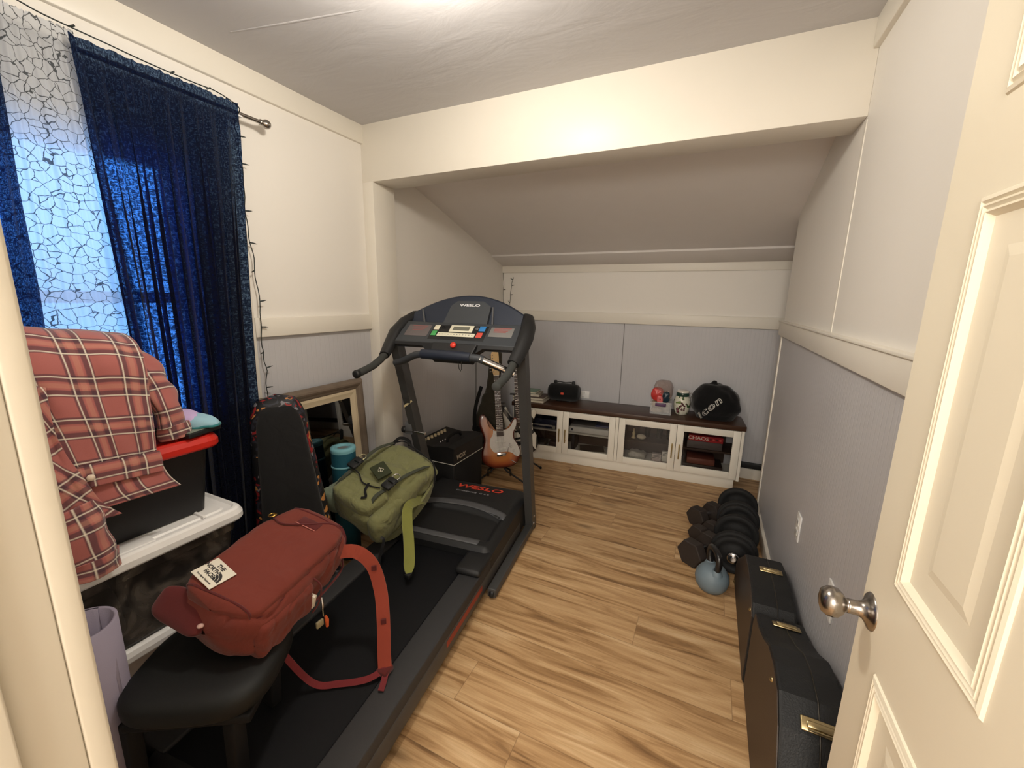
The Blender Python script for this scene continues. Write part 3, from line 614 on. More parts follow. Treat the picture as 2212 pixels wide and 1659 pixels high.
def red_bag():
    U=Vector((.933,.199,-.298)).normalized(); V=Vector((-.194,.98,.047)).normalized(); Nn=U.cross(V).normalized(); V=Nn.cross(U)
    F=frame((.738,-1.245,.578),U*1.09,V*1.12,Nn*1.06)
    T=Thing('red_backpack','rust red backpack with a cream name patch, lying across the padded stool','backpack',(.735,-1.262,.48))
    wf=lambda t:1.02-.22*max(0,t-.72)/.28-.10*max(0,.2-t)/.2
    body,fn=bagbody(T,'main_body',F,.265,.43,.155,REDF,wf,lambda t:.98-.25*max(0,t-.75)/.25+.12*math.sin(PI*min(1,t*1.3)),ex=4.2,nz=.012,nsc=9,seed=3,cap=.16,crease=.9)
    # front panel lid with rounded end, piping along its border
    pf,fp=bagbody(T,'front_panel',F,.225,.40,.06,REDF,lambda t:1.0-.18*max(0,t-.8)/.2-.05*max(0,.15-t)/.15,lambda t:1.,ex=5,nz=.005,nsc=9,seed=8,cap=.12,hoff=.062,crease=.3)
    loop=[fp(a,c)  for a,c in [(.0,.10+.8*i/16) for i in range(17)]+[(.5*i/16,.93) for i in range(1,16)]+[(.5,.9-.8*i/16) for i in range(17)]+[(.5-.5*i/16,.05) for i in range(17)]]
    T.part('piping',MB().tube(loop+[loop[0]],.0034,8),REDD,parent=pf)
    # curved zip across the top of the front panel
    z=[F@Vector(p) for p in curve([(-.105,.10,.090),(-.06,.085,.0965),(.0,.125,.0955),(.045,.165,.0925),(.085,.182,.085)])]
    T.part('zip_piping',MB().tube(z,.0032,8),REDD,parent=pf)
    zp=F@Vector((-.108,.098,.094)); T.part('zip_pull',MB().tube([zp+Vector((0.012*math.cos(a),.012*math.sin(a),.003)) for a in [k*PI/6 for k in range(13)]],.0022,8).box(zp.x-.006,zp.x+.012,zp.y-.004,zp.y+.006,zp.z,zp.z+.006,bev=.002),GOLD,parent=pf)
    # daisy slot
    T.part('logo_stitch',MB().box(-.035,.035,.118,.150,.0905,.0945,F,bev=.002),REDD,parent=pf); T.part('stitch_line',MB().box(-.036,.034,.112,.1145,.094,.096,F),mat('pink_thread',(196,120,110),.7),parent=pf)
    # top handle, side compression
    hp=curve([F@Vector(p) for p in [(-.03,.195,-.02),(-.01,.235,.01),(.03,.245,.012),(.07,.225,.0),(.09,.195,-.02)]]); T.part('grab_handle',ribbon(MB(),hp,.028,.006,U.cross(V)*1),REDD)
    # side pocket with white tag at the mouth
    sp,fs_=bagbody(T,'side_pocket',F@Matrix.Translation((.118,-.085,-.018)),.05,.19,.125,REDF,lambda t:.9+.25*t,lambda t:1.,ex=3.5,nz=.008,nsc=14,seed=12,cap=.10,crease=.5)
    T.part('pocket_tag',MB().box(.128,.150,-.005,.006,-.05,-.005,F,bev=.001),PATCH,parent=sp); T.part('pocket_trim',MB().tube([F@Vector(p) for p in curve([(.10,.008,.048),(.150,.012,.03),(.158,.010,-.03),(.15,.0,-.07)])],.003,8),REDD,parent=sp)
    T.part('lower_tag',MB().box(.098,.135,-.20,-.155,-.088,-.082,F,bev=.001),mat('pink_tag',(196,150,136),.7),parent=body)
    # side seam zipper of the main compartment and its pull with trinkets
    T.part('main_zip',MB().tube([F@Vector(p) for p in curve([(.135,-.03,-.055),(.139,.08,-.05),(.125,.165,-.045),(.06,.205,-.04),(-.06,.205,-.04),(-.12,.165,-.045)])],.004,8),REDD)
    q=F@Vector((.146,.040,-.05)); T.part('zip_pull',MB().tube([q,q+Vector((.006,-.004,-.02)),q+Vector((.008,-.006,-.035))],[.003,.005,.003],8),CHROME)
    q2=q+Vector((.008,-.006,-.035)); T.part('key_tag',MB().tube([q2,q2+Vector((0,0,-.03))],.002,6).box(q2.x-.005,q2.x+.004,q2.y-.028,q2.y-.002,q2.z-.058,q2.z-.036,bev=.002),mat('tag_olive',(150,140,110),.6))
    T.part('key_fob',MB().tube([q2+Vector((.006,.004,-.03)),q2+Vector((.008,.006,-.045)),q2+Vector((.008,.006,-.07))],[.004,.007,.005],10),mat('fob_orange',(208,92,44),.5))
    # lower flap and snap at the bottom end
    fl,ff_=bagbody(T,'base_flap',F@Matrix.Translation((-.078,-.198,.012))@Matrix.Rotation(.8,4,'X'),.15,.085,.035,REDD,ex=5,nz=.006,nsc=12,seed=20,cap=.3)
    s=ff_(.10,.42); T.part('snap_button',MB().sphere(s,.009,sz=.6),mat('snap_pale',(206,170,160),.4),parent=fl)
    pz=F@Vector((-.072,-.175,.0935))
    # cream patch with half dome mark and lettering, rotated on the panel
    Mp=F@Matrix.Translation((-.060,-.140,.0945))@Matrix.Rotation(math.radians(-12),4,'Z')
    pa=T.part('name_patch',MB().box(-.040,.040,-.033,.033,0,.0022,Mp,bev=.001),PATCH)
    for i,(tx,yy) in enumerate((('THE',.019),('NORTH',.005),('FACE',-.009))): T.text('lettering',tx,.0145,Mp@Matrix.Translation((.011,yy,.0028)),INK,parent=pa,ax='RIGHT',ext=.0003,off=.0003)
    T.text('lettering','Five Alpine Equipment',.0062,Mp@Matrix.Translation((0,-.024,.0028)),INK,parent=pa,ext=.0003)
    def arc(r,n=14): return [(r*math.cos(PI/2*k/n),r*math.sin(PI/2*k/n)) for k in range(n+1)]
    b=MB()
    for r0,r1 in ((.0235,.0175),(.0160,.0105),(.009,.0)):
        o=arc(r0)+(list(reversed(arc(r1))) if r1>0 else [(0,0)]); b.prism(o,.0022,.0030,Mp@Matrix.Translation((.012,-.014,0)))
    T.part('dome_mark',b,INK,parent=pa)
    # shoulder strap hanging down to the treadmill
    st=curve([(.800,-1.075,.565),(.865,-1.025,.566),(.915,-.995,.51),(.955,-1.0,.42),(.99,-1.03,.33),(1.015,-1.06,.235),(1.03,-1.075,.195)],6)
    ws=[.045]*len(st); k=T.part('shoulder_strap',ribbon(MB(),st,ws,.013,[(.55,-.62,.55)]*len(st)),fabric('rust_strap',(146,64,48),weave=700,var=.08))
    for i in (13,24): 
        p=st[i]+Vector((.006,-.006,.006)); T.part('strap_slot',MB().bar(p+Vector((0,0,.009)),p-Vector((0,0,.009)),.018,.006,(.55,-.6,.5)),REDD,parent=k)
    T.part('strap_buckle',MB().box(1.010,1.052,-1.10,-1.055,.178,.20,bev=.005),REDD,parent=k)
    wb=curve([(.79,-1.335,.52),(.80,-1.29,.36),(.86,-1.23,.20),(.93,-1.18,.182),(1.0,-1.13,.185),(1.035,-1.085,.195),(1.05,-1.10,.185),(1.07,-1.14,.182)],6)
    T.part('webbing',ribbon(MB(),wb,.02,.0025,[(.4,-.5,.7)]*len(wb)),fabric('rust_webbing',(120,44,48),weave=800,var=.05),parent=k)
red_bag()
def green_bag():
    U=Vector((.97,-.062,-.235)).normalized(); V=Vector((.149,.916,.372)).normalized(); Nn=U.cross(V).normalized(); V=Nn.cross(U)
    F=frame((.395,-.355,.432),U*1.14,V*1.14,Nn*1.08)
    T=Thing('green_backpack','olive green top-loading backpack with black buckles, propped on the treadmill deck','backpack',(.40,-.375,.21))
    wf=lambda t:.86+.22*math.sin(PI*min(1,t*.9))-.12*max(0,t-.8)/.2
    body,fn=bagbody(T,'main_body',F,.32,.44,.215,GRN,wf,lambda t:.92+.12*math.sin(PI*t)-.45*max(0,t-.62)/.38,ex=3.0,nz=.019,nsc=8,seed=31,cap=.10,crease=.9)
    pk,fp=bagbody(T,'front_pocket',F@Matrix.Translation((.005,-.135,.095)),.25,.15,.08,GRN,lambda t:.9+.1*t,ex=3.5,nz=.007,nsc=12,seed=5,cap=.2,crease=.4)
    bagbody(T,'side_pocket',F@Matrix.Translation((-.14,-.13,.01)),.08,.20,.15,GRND,ex=3,nz=.01,nsc=11,seed=7,cap=.2,crease=.4,label='sage green side pocket')
    bagbody(T,'side_pocket',F@Matrix.Translation((.145,-.12,.0)),.08,.21,.15,GRN,ex=3,nz=.01,nsc=11,seed=9,cap=.2,crease=.4)
    # rolled top end with dark opening
    r,_=bagbody(T,'roll_top',F@Matrix.Translation((.0,.205,-.02)),.30,.085,.10,GRN,ex=2.6,nz=.012,nsc=13,seed=14,cap=.3,crease=.6)
    T.part('roll_binding',MB().tube([F@Vector(p) for p in curve([(-.145,.225,.03),(-.10,.245,.045),(-.03,.235,.05),(.05,.225,.05),(.12,.215,.045),(.155,.19,.01),(.158,.17,-.05)])],.0045,8),BLKF,parent=r)
    T.part('strap_loop',ribbon(MB(),curve([F@Vector(p) for p in [(-.15,.20,.02),(-.135,.245,.05),(-.09,.262,.045),(-.06,.245,.035)]]),.022,.004,Nn),BLKF)
    # two long straps over the lid
    for s,pts in ((-1,[(-.115,.19,.075),(-.118,.10,.118),(-.115,.02,.128),(-.11,-.06,.128),(-.108,-.13,.128),(-.13,-.20,.06)]),(1,[(.125,.19,.05),(.12,.08,.105),(.112,.0,.125),(.105,-.07,.13),(.10,-.13,.135),(.095,-.20,.07)])):
        cs=curve([F@Vector(p) for p in pts]); st=T.part('lid_strap',ribbon(MB(),cs,.02,.003,Nn),mat('strap_grey',(70,74,62),.8))
        c=F@Vector((s*.110,-.045,.148)); 
        Mb=frame(c,U*1.35,V*1.35,Nn*1.35); T.part('buckle',MB().box(-.020,.020,-.028,.0,-.003,.010,Mb,bev=.003).box(-.016,.016,.004,.026,-.002,.008,Mb,bev=.003).box(-.022,-.012,-.02,.022,0,.007,Mb,bev=.002).box(.012,.022,-.02,.022,0,.007,Mb,bev=.002),BLKP,parent=st)
        ring=[c+U*(.019*math.cos(a))+V*(.046+.019*math.sin(a))+Nn*.006 for a in [k*PI/10 for k in range(21)]]
        T.part('d_ring',MB().tube(ring,.0028,8,caps=False),CHROME if s>0 else mat('ring_pale',(214,206,170),.25,metal=.8),parent=st)
    T.part('cross_cord',MB().tube(curve([F@Vector(p) for p in [(-.10,-.07,.142),(-.05,-.08,.146),(0,-.105,.146),(.05,-.10,.148),(.09,-.085,.146)]]),.0035,8),BLKF)
    T.part('hanging_strap_end',ribbon(MB(),curve([F@Vector(p) for p in [(.03,-.095,.149),(.045,-.13,.148),(.07,-.15,.143),(.055,-.165,.14)]]),.012,.003,Nn),BLKF)
    Mp=F@Matrix.Translation((.012,-.008,.139))@Matrix.Scale(1.15,4)@Matrix.Rotation(math.radians(-18),4,'Z'); 
    pa=T.part('logo_patch',MB().box(-.038,.038,-.030,.030,-.006,.003,Mp,bev=.001),mat('patch_dark_olive',(52,58,34),.8))
    b=MB(); 
    for k in range(9):
        a=.4+k*.62; r0=.009+.002*math.sin(k*2.1)
        b.tube([Mp@Vector((r0*1.25*math.cos(a+j*.12),r0*math.sin(a+j*.12),.0036)) for j in range(4)],.0016,6)
    b.tube([Mp@Vector(p) for p in ((-.013,-.002,.0036),(-.004,.003,.0036),(.004,-.004,.0036),(.012,.003,.0036))],.0016,6)
    T.part('logo_mark',b,PATCH,parent=pa)
    # shoulder strap hanging to the deck
    st=curve([(.56,-.60,.33),(.63,-.57,.36),(.68,-.55,.44),(.66,-.44,.5)],5)
    st=curve([F@Vector((.16,.10,-.09)),(.615,-.42,.40),(.665,-.50,.36),(.72,-.56,.31),(.77,-.62,.255),(.80,-.665,.215)],6); 
    ws=[.05]*(len(st)-5)+[.048,.044,.036,.026,.018]
    k=T.part('shoulder_strap',ribbon(MB(),st,ws,.012,[(.62,-.55,.55)]*len(st)),fabric('olive_strap',(134,136,70),weave=700)); e=st[-1]
    T.part('strap_buckle',MB().box(e.x-.012,e.x+.014,e.y-.016,e.y+.012,e.z-.012,e.z+.008,bev=.003),BLKP,parent=k)
    T.part('shoulder_strap',ribbon(MB(),curve([F@Vector(p) for p in [(.13,.19,-.08),(.175,.10,-.06),(.18,-.02,-.085),(.165,-.12,-.11),(.12,-.18,-.115)]]),.055,.014,U),GRN)
    T.part('webbing',ribbon(MB(),curve([F@Vector((.12,-.19,-.08)),(.60,-.60,.30),(.60,-.63,.23),(.62,-.66,.185),(.66,-.68,.180)]),.014,.003,[(.6,-.6,.5)]*25),BLKF)
green_bag()
#--SECTION-- left side storage
def storage():
    # padded stool carrying the red backpack
    C=(.755,-1.45); M=frame((C[0],C[1],0),(math.cos(.55),math.sin(.55),0),(-math.sin(.55),math.cos(.55),0),(0,0,1))
    T=Thing('padded_stool','low black padded stool with grey legs under the red backpack','stool',(C[0],C[1],0))
    PAD=mat('pad_vinyl',(15,17,17),.6,bump=.2,bscale=60,spec=.4)
    def f(a,c):
        t=c*PI; an=a*2*PI; st=math.sin(t)**.45; ct=math.copysign(abs(math.cos(t))**.6,math.cos(t))
        x=math.copysign(abs(math.cos(an))**.6,math.cos(an))*.185*st; y=math.copysign(abs(math.sin(an))**.6,math.sin(an))*.165*st
        return M@Vector((x,y,.425+.045*ct))
    T.part('seat_pad',MB().grid(f,48,24,True),PAD)
    T.part('seat_base',MB().box(-.155,.155,-.135,.135,.365,.392,M,bev=.006),BLKM)
    LG=mat('leg_grey',(82,76,74),.5)
    for sx,sy in ((-1,-1),(-1,1),(1,-1),(1,1)):
        zb=.178 if sx>0 or sy<9 else 0
        p=M@Vector((sx*(.15 if sx<0 else .10),sy*.11,.37)); 
        ins=(p.x>.43) # over the treadmill deck the leg rests on the belt
        q=M@Vector((sx*(.165 if sx<0 else .09),sy*.10,0))
        if q.x<.62: q=Vector((.468,q.y,0)); 
        else: q=Vector((q.x,q.y,.176))
        T.part('leg',MB().bar(q,p,.05,.035,up=(0,1,0),bev=.005),LG if q.z<.1 else BLKM)
    # bottom storage box + white lids + clear tote + black tote with red lid
    def tote(name,label,cat,x0,x1,y0,y1,z0,z1,bm,lm,lidh,ov,rim=.03,r=.05,clear=False,handle=False):
        T=Thing(name,label,cat,((x0+x1)/2,(y0+y1)/2,z0))
        def rr(x0,x1,y0,y1,r,n=6):
            o=[]
            for cx,cy,a0 in ((x1-r,y1-r,0),(x0+r,y1-r,PI/2),(x0+r,y0+r,PI),(x1-r,y0+r,1.5*PI)):
                for k in range(n+1): a=a0+PI/2*k/n; o.append((cx+r*math.cos(a),cy+r*math.sin(a)))
            return o
        def loft(levels,cap0=True,cap1=True):
            b=MB(); vs=[];n=None
            for ins,z in levels:
                o=rr(x0+ins,x1-ins,y0+ins,y1-ins,max(r-ins*.5,.01)); n=len(o); vs+=[(x,y,z) for x,y in o]
            fs=[(i*n+k,i*n+(k+1)%n,(i+1)*n+(k+1)%n,(i+1)*n+k) for i in range(len(levels)-1) for k in range(n)]
            if cap0: fs.append(tuple(range(n))[::-1])
            if cap1: fs.append(tuple(len(vs)-n+k for k in range(n)))
            b.add(vs,fs); return b
        h=z1-z0; bz=z1-lidh
        T.part('tub',loft([(ov+.035,z0),(ov+.03,z0+.01),(ov+.006,bz-.05),(ov-.004,bz-.045),(ov-.004,bz)],True,False) if clear else loft([(ov+.03,z0),(ov+.004,bz)]),bm)
        ld=T.part('lid',loft([(ov+.001,bz-.004),(.004,bz-.006),(0,bz),(0,bz+lidh*.45),(.008,z1-.006),(.016,z1-.001),(.022,z1),(.028,z1-.006),(.05,z1-.008),(.056,z1-.003)]),lm)
        if handle:
            b=MB(); b.box(x1-.085,x1-.025,(y0+y1)/2-.06,(y0+y1)/2+.06,z1-.006,z1+.002,bev=.003); T.part('lid_latch',b,lm,parent=ld)
            for yy in (y1-.10,y0+.10): T.part('lid_ridge',MB().box(x1-.10,x1-.04,yy-.03,yy-.02,z1-.006,z1+.004,bev=.002),lm,parent=ld)
        return T
    WL=mat('lid_white',(245,244,243),.35,bump=.1,bscale=40)
    m,t,out=nt('smoky_tub'); p=N(t,'ShaderNodeBsdfPrincipled'); tp=N(t,'ShaderNodeBsdfTransparent'); tp.inputs[0].default_value=(.8,.8,.8,1); mx=N(t,'ShaderNodeMixShader'); mx.inputs[0].default_value=.30; setp(p,col=lin((96,90,84)),rough=.25,spec=.5)
    tc=N(t,'ShaderNodeTexCoord'); n=N(t,'ShaderNodeTexNoise',Scale=7.,Detail=4.,Distortion=2.); L(t,tc.outputs['Object'],n.inputs['Vector']); cr=N(t,'ShaderNodeValToRGB'); cr.color_ramp.elements[0].color=(*lin((60,57,55)),1); cr.color_ramp.elements[1].color=(*lin((150,140,130)),1); cr.color_ramp.elements[0].position=.4; cr.color_ramp.elements[1].position=.75; L(t,n.outputs['Fac'],cr.inputs[0]); L(t,cr.outputs[0],p.inputs['Base Color'])
    L(t,p.outputs[0],mx.inputs[1]); L(t,tp.outputs[0],mx.inputs[2]); L(t,mx.outputs[0],out.inputs[0]); SMOKE=m
    PK=mat('tub_pale',(214,204,196),.4)
    tote('storage_box','pale storage box at the bottom of the stack under the window, white lid edge showing','storage box',.135,.425,-1.80,-1.13,0,.375,PK,WL,.035,.02)
    tote('storage_tote','cloudy see-through storage tote with a wide white lid, middle of the stack','storage tote',.13,.465,-1.80,-1.135,.376,.705,SMOKE,WL,.04,.03,clear=True,handle=True)
    # folded grey things inside the see-through tote
    for i,(xx,yy,c) in enumerate(((.30,-1.62,(70,68,66)),(.30,-1.32,(84,80,76)))):
        b,_=bagbody(Thing('folded_blanket',('dark grey bundle inside the cloudy tote, end nearer the doorway','grey bundle inside the cloudy tote, end nearer the navy curtain')[i],'blanket',(xx,yy,.387)),'cloth',frame((xx,yy,.49),(1,0,0),(0,1,0),(0,0,1)),.22,.27,.20,fabric('bundle_cloth%d'%i,c,weave=300),ex=3,nz=.015,nsc=10,seed=i*7,cap=.2)
    tote('storage_tote','black storage tote with a bright red lid on top of the white-lidded tote','storage tote',.125,.425,-1.78,-1.165,.706,.985,mat('tote_black',(20,20,22),.5,bump=.15,bscale=300),mat('lid_red',(196,36,24),.38,bump=.1,bscale=80),.038,.026,handle=True)
    # flat dark tray and the folded cap on the red lid
    M=frame((.295,-1.235,.990),(math.cos(.25),math.sin(.25),0),(-math.sin(.25),math.cos(.25),0),(0,0,1))
    b=MB().prism([(-.12,-.07),(.12,-.07),(.12,.05),(.10,.065),(-.12,.065)],0,.016,M,bev=.003); 
    T=Thing('flat_case','thin dark flat case lying on the red lid under the pastel cap','case',(.295,-1.235,.99)); T.part('shell',b,BLKP); T.part('top_skin',MB().prism([(-.115,-.065),(.115,-.065),(.115,.047),(.097,.06),(-.115,.06)],.016,.0185,M,bev=.001),mat('case_pale_edge',(120,128,116),.5))
    T=Thing('pastel_cap','lilac and pale blue folded cap with teal edging on the flat case','cap',(.285,-1.24,1.01))
    LI=fabric('lilac_cloth',(196,172,214),weave=500,var=.05); PB=fabric('pale_blue_cloth',(150,190,206),weave=500,var=.05); TE=fabric('teal_edge',(50,120,124),weave=500,var=.05)
    def dome(cx,cy,rx,ry,h,a0,ph,z0=1.009):
        R=Matrix.Rotation(a0,4,'Z')
        def f(a,c):
            an=a*2*PI; r=math.sin(c*PI/2); p=Vector((rx*r*math.cos(an),ry*r*math.sin(an),h*math.cos(c*PI/2)**.8+.006*noise.noise(Vector((3*math.cos(an)*r,3*math.sin(an)*r,ph))))); return Vector((cx,cy,z0))+R@p
        return f
    f1=dome(.290,-1.245,.095,.060,.058,.5,1); f2=dome(.325,-1.212,.10,.050,.040,.35,2)
    c1=T.part('crown',MB().grid(f1,36,12,True),LI,label='lilac crown'); T.part('edging',MB().tube([f1(i/36,.97) for i in range(37)],.0045,8,caps=False),TE,parent=c1)
    c2=T.part('brim',MB().grid(f2,36,12,True),PB,label='pale blue brim'); T.part('edging',MB().tube([f2(i/36,.98) for i in range(37)],.0045,8,caps=False),TE,parent=c2)
    T.part('edging',MB().tube(curve([(.24,-1.245,1.03),(.28,-1.225,1.045),(.32,-1.215,1.042),(.36,-1.19,1.035),(.395,-1.185,1.018)]),.004,8),TE,parent=c2)
    T.part('button',MB().sphere((.315,-1.235,1.058),.006,sz=.5),WHITE,parent=c1)
    # grey-lilac rolled mat beside the door jamb
    T=Thing('exercise_mat','grey-lilac exercise mat rolled up on end beside the door jamb','mat',(.60,-1.72,0))
    GM=mat('mat_lilac',(150,142,160),.8,bump=.3,bscale=300)
    pts=[];n=60
    for i in range(n+1):
        a=i/n*2*PI*1.35; r=.066+.006*i/n; pts.append((.595+r*math.cos(a+2.2),-1.652+r*math.sin(a+2.2)))
    e=pts[-1]; 
    def roll(a,c): 
        p=pts[min(n,int(a*n+.5))]; return (p[0],p[1],.0+.645*c)
    T.part('roll',MB().grid(roll,n,2),GM,mods=solid(.008,0))
    def flap(a,c):
        x=.562+.10*a; y=-1.602-.02*a+.02*math.sin(a*PI); zt=.60-.10*max(0,(abs(a-.5)*2)-.55)**2/.2
        return (x,y-.005*0,zt*c)
    T.part('loose_end',MB().grid(flap,24,12),GM,mods=solid(.007,0))
storage()
def shirt():
    m,t,out=nt('plaid_flannel'); p=N(t,'ShaderNodeBsdfPrincipled'); setp(p,rough=.95,sheen=.3,spec=.15); L(t,p.outputs[0],out.inputs[0])
    tc=N(t,'ShaderNodeTexCoord'); s=N(t,'ShaderNodeSeparateXYZ'); L(t,tc.outputs['UV'],s.inputs[0])
    def band(src,per,pos,w,soft=.012):
        f=math_(t,'FRACT',math_(t,'DIVIDE',src,per)); d=math_(t,'ABSOLUTE',math_(t,'SUBTRACT',f,pos)); d=math_(t,'MINIMUM',d,math_(t,'SUBTRACT',1.,d))
        r=N(t,'ShaderNodeMapRange'); r.inputs[1].default_value=w/2-soft; r.inputs[2].default_value=w/2+soft; r.inputs[3].default_value=1; r.inputs[4].default_value=0; L(t,d,r.inputs[0]); return r.outputs[0]
    P=.118
    def mixc(a,fac,col,k=1.):
        n=N(t,'ShaderNodeMixRGB'); L(t,math_(t,'MULTIPLY',fac,k),n.inputs[0])
        if isinstance(a,tuple): n.inputs[1].default_value=(*a,1)
        else: L(t,a,n.inputs[1])
        n.inputs[2].default_value=(*lin(col),1); return n.outputs[0]
    c=lin((168,100,95))
    for src in (s.outputs[0],s.outputs[1]):
        c=mixc(c,band(src,P,.22,.16),(64,50,62),.66); c=mixc(c,band(src,P,.58,.16),(64,50,62),.66)
        c=mixc(c,band(src,P,.40,.11),(200,146,124),.35)
    for src in (s.outputs[0],s.outputs[1]):
        c=mixc(c,band(src,P,.20,.028,.01),(232,222,204),.8); c=mixc(c,band(src,P,.62,.028,.01),(232,222,204),.8)
    L(t,c,p.inputs['Base Color']); n=N(t,'ShaderNodeTexNoise',Scale=700.); L(t,tc.outputs['Object'],n.inputs['Vector']); b=N(t,'ShaderNodeBump',Strength=.4,Distance=.001); L(t,n.outputs['Fac'],b.inputs['Height']); L(t,b.outputs[0],p.inputs['Normal'])
    PL=m
    T=Thing('plaid_shirt','pink and brown plaid flannel shirt heaped over the red-lidded tote','shirt',(.33,-1.5,.99))
    def sheet(name,rows,nz,seed,uvs=(1,1),uo=(0,0),nu=30,nv=50,parent=None,rot=0):
        # rows: list of (left point, right point) from top to bottom
        A=curve([r[0] for r in rows],8); B=curve([r[1] for r in rows],8); n=len(A)-1
        vs=[];uv=[];fs=[]; ln=[0]
        for i in range(n): ln.append(ln[-1]+((A[i+1]-A[i]).length+(B[i+1]-B[i]).length)/2)
        wd=(Vector(A[n//2])-Vector(B[n//2])).length
        for i in range(n+1):
            for k in range(nu+1):
                a=k/nu; q=A[i].lerp(B[i],a); w=math.sin(PI*a)
                d=noise.noise(Vector((a*3.2+seed,ln[i]*7,seed)))+.5*noise.noise(Vector((a*8+seed,ln[i]*12,1)))+.7*math.sin(a*15+seed+2*noise.noise(Vector((ln[i]*5,a,seed))))*min(1,ln[i]*4)*.5
                q=q+Vector((.8,-.35,.45)).normalized()*d*nz; vs.append(q); u,v=a*wd*uvs[0]+uo[0],ln[i]*uvs[1]+uo[1]
                uv.append((u*math.cos(rot)-v*math.sin(rot)+.02*d*0,u*math.sin(rot)+v*math.cos(rot)))
        for i in range(n):
            for k in range(nu): fs.append((i*(nu+1)+k,i*(nu+1)+k+1,(i+1)*(nu+1)+k+1,(i+1)*(nu+1)+k))
        b=MB().add(vs,fs,True,uv); return T.part(name,b,PL,parent=parent,mods=solid(.004,0))
    # back of the shirt: from behind, over the heap and down the front
    bd=sheet('back_panel',[((.135,-1.62,1.02),(.145,-1.34,1.02)),((.15,-1.63,1.25),(.16,-1.33,1.22)),((.22,-1.65,1.365),(.24,-1.335,1.325)),((.33,-1.66,1.375),(.355,-1.345,1.315)),((.40,-1.66,1.30),(.42,-1.355,1.25)),((.425,-1.645,1.20),(.435,-1.365,1.15)),((.435,-1.62,1.10),(.445,-1.37,1.06)),((.445,-1.60,1.00),(.450,-1.375,.985))],.010,3)
    hb=sheet('hem_band',[((.452,-1.60,1.005),(.457,-1.372,.990)),((.458,-1.60,.985),(.463,-1.370,.968)),((.460,-1.598,.945),(.465,-1.372,.925))],.003,5,uo=(0,.03))
    T.part('button',MB().lathe([(0,.003),(.008,.003),(.009,0)],(.468,-1.535,.968),(.9,-.35,.1),16),mat('button_cream',(224,206,186),.35),parent=hb)
    # right sleeve draped toward the window side
    def sleeve(name,pts,r,seed,parent=None):
        cs=curve(pts,8); n=len(cs); RR=[r[0]+(r[1]-r[0])*i/(n-1) for i in range(n)]
        vs=[];uv=[];fs=[];sg=24; x=None; Ls=0
        for i in range(n):
            d=(cs[min(i+1,n-1)]-cs[max(0,i-1)]).normalized()
            if x is None: x=d.cross(Vector((0,0,1))).normalized() if abs(d.z)<.9 else Vector((0,1,0))
            x=(x-d*x.dot(d)).normalized(); y=d.cross(x)
            if i: Ls+=(cs[i]-cs[i-1]).length
            for k in range(sg+1):
                a=2*PI*k/sg; q=1+.16*noise.noise(Vector((math.cos(a)*1.5,math.sin(a)*1.5,Ls*16+seed)))+.08*math.sin(Ls*70+3*math.cos(a)+seed)
                vs.append(cs[i]+(x*math.cos(a)*RR[i]+y*math.sin(a)*RR[i]*.62)*q); uv.append((k/sg*2*PI*r[0]*.8,Ls))
        for i in range(n-1):
            for k in range(sg): fs.append((i*(sg+1)+k,i*(sg+1)+k+1,(i+1)*(sg+1)+k+1,(i+1)*(sg+1)+k))
        return T.part(name,MB().add(vs,fs,True,uv),PL,parent=parent,mods=solid(.004,-1))
    sl=sleeve('sleeve',[(.23,-1.36,1.27),(.29,-1.32,1.24),(.345,-1.305,1.17),(.375,-1.30,1.10),(.385,-1.295,1.035)],(.060,.042),2)
    cf=sleeve('cuff',[(.385,-1.295,1.04),(.388,-1.293,1.01),(.388,-1.292,.998)],(.045,.043),9,parent=sl)
    sleeve('sleeve',[(.16,-1.33,1.16),(.21,-1.285,1.17),(.265,-1.262,1.12),(.26,-1.27,1.07)],(.046,.04),6)
    # brown inner front hanging lower, and left cuff at the bottom
    sheet('front_panel',[((.440,-1.60,.955),(.445,-1.37,.965)),((.452,-1.60,.90),(.462,-1.36,.91)),((.456,-1.59,.87),(.470,-1.335,.865))],.006,8,uo=(.02,.06))
    sheet('front_panel',[((.440,-1.64,1.25),(.435,-1.575,1.22)),((.455,-1.655,1.10),(.450,-1.575,1.08)),((.47,-1.64,.97),(.465,-1.545,.96)),((.475,-1.63,.90),(.475,-1.525,.895)),((.475,-1.62,.85),(.48,-1.49,.845))],.008,12,rot=.5)
    s2=sleeve('sleeve',[(.46,-1.585,.90),(.475,-1.575,.83),(.483,-1.57,.775),(.488,-1.565,.745)],(.055,.046),21)
    sleeve('cuff',[(.488,-1.565,.755),(.490,-1.563,.73),(.491,-1.562,.705)],(.049,.048),25,parent=s2)
    # heap that the shirt lies on
    T2=Thing('clothes_heap','heap of folded clothes on the red lid, wrapped by the plaid shirt','clothes',(.26,-1.5,.985))
    bagbody(T2,'cloth',frame((.265,-1.505,1.152),(1,0,0),(0,1,0),(0,0,1)),.29,.29,.33,fabric('heap_cloth',(92,60,52),weave=500),ex=3.2,nz=.01,nsc=8,seed=40,cap=.2)
shirt()
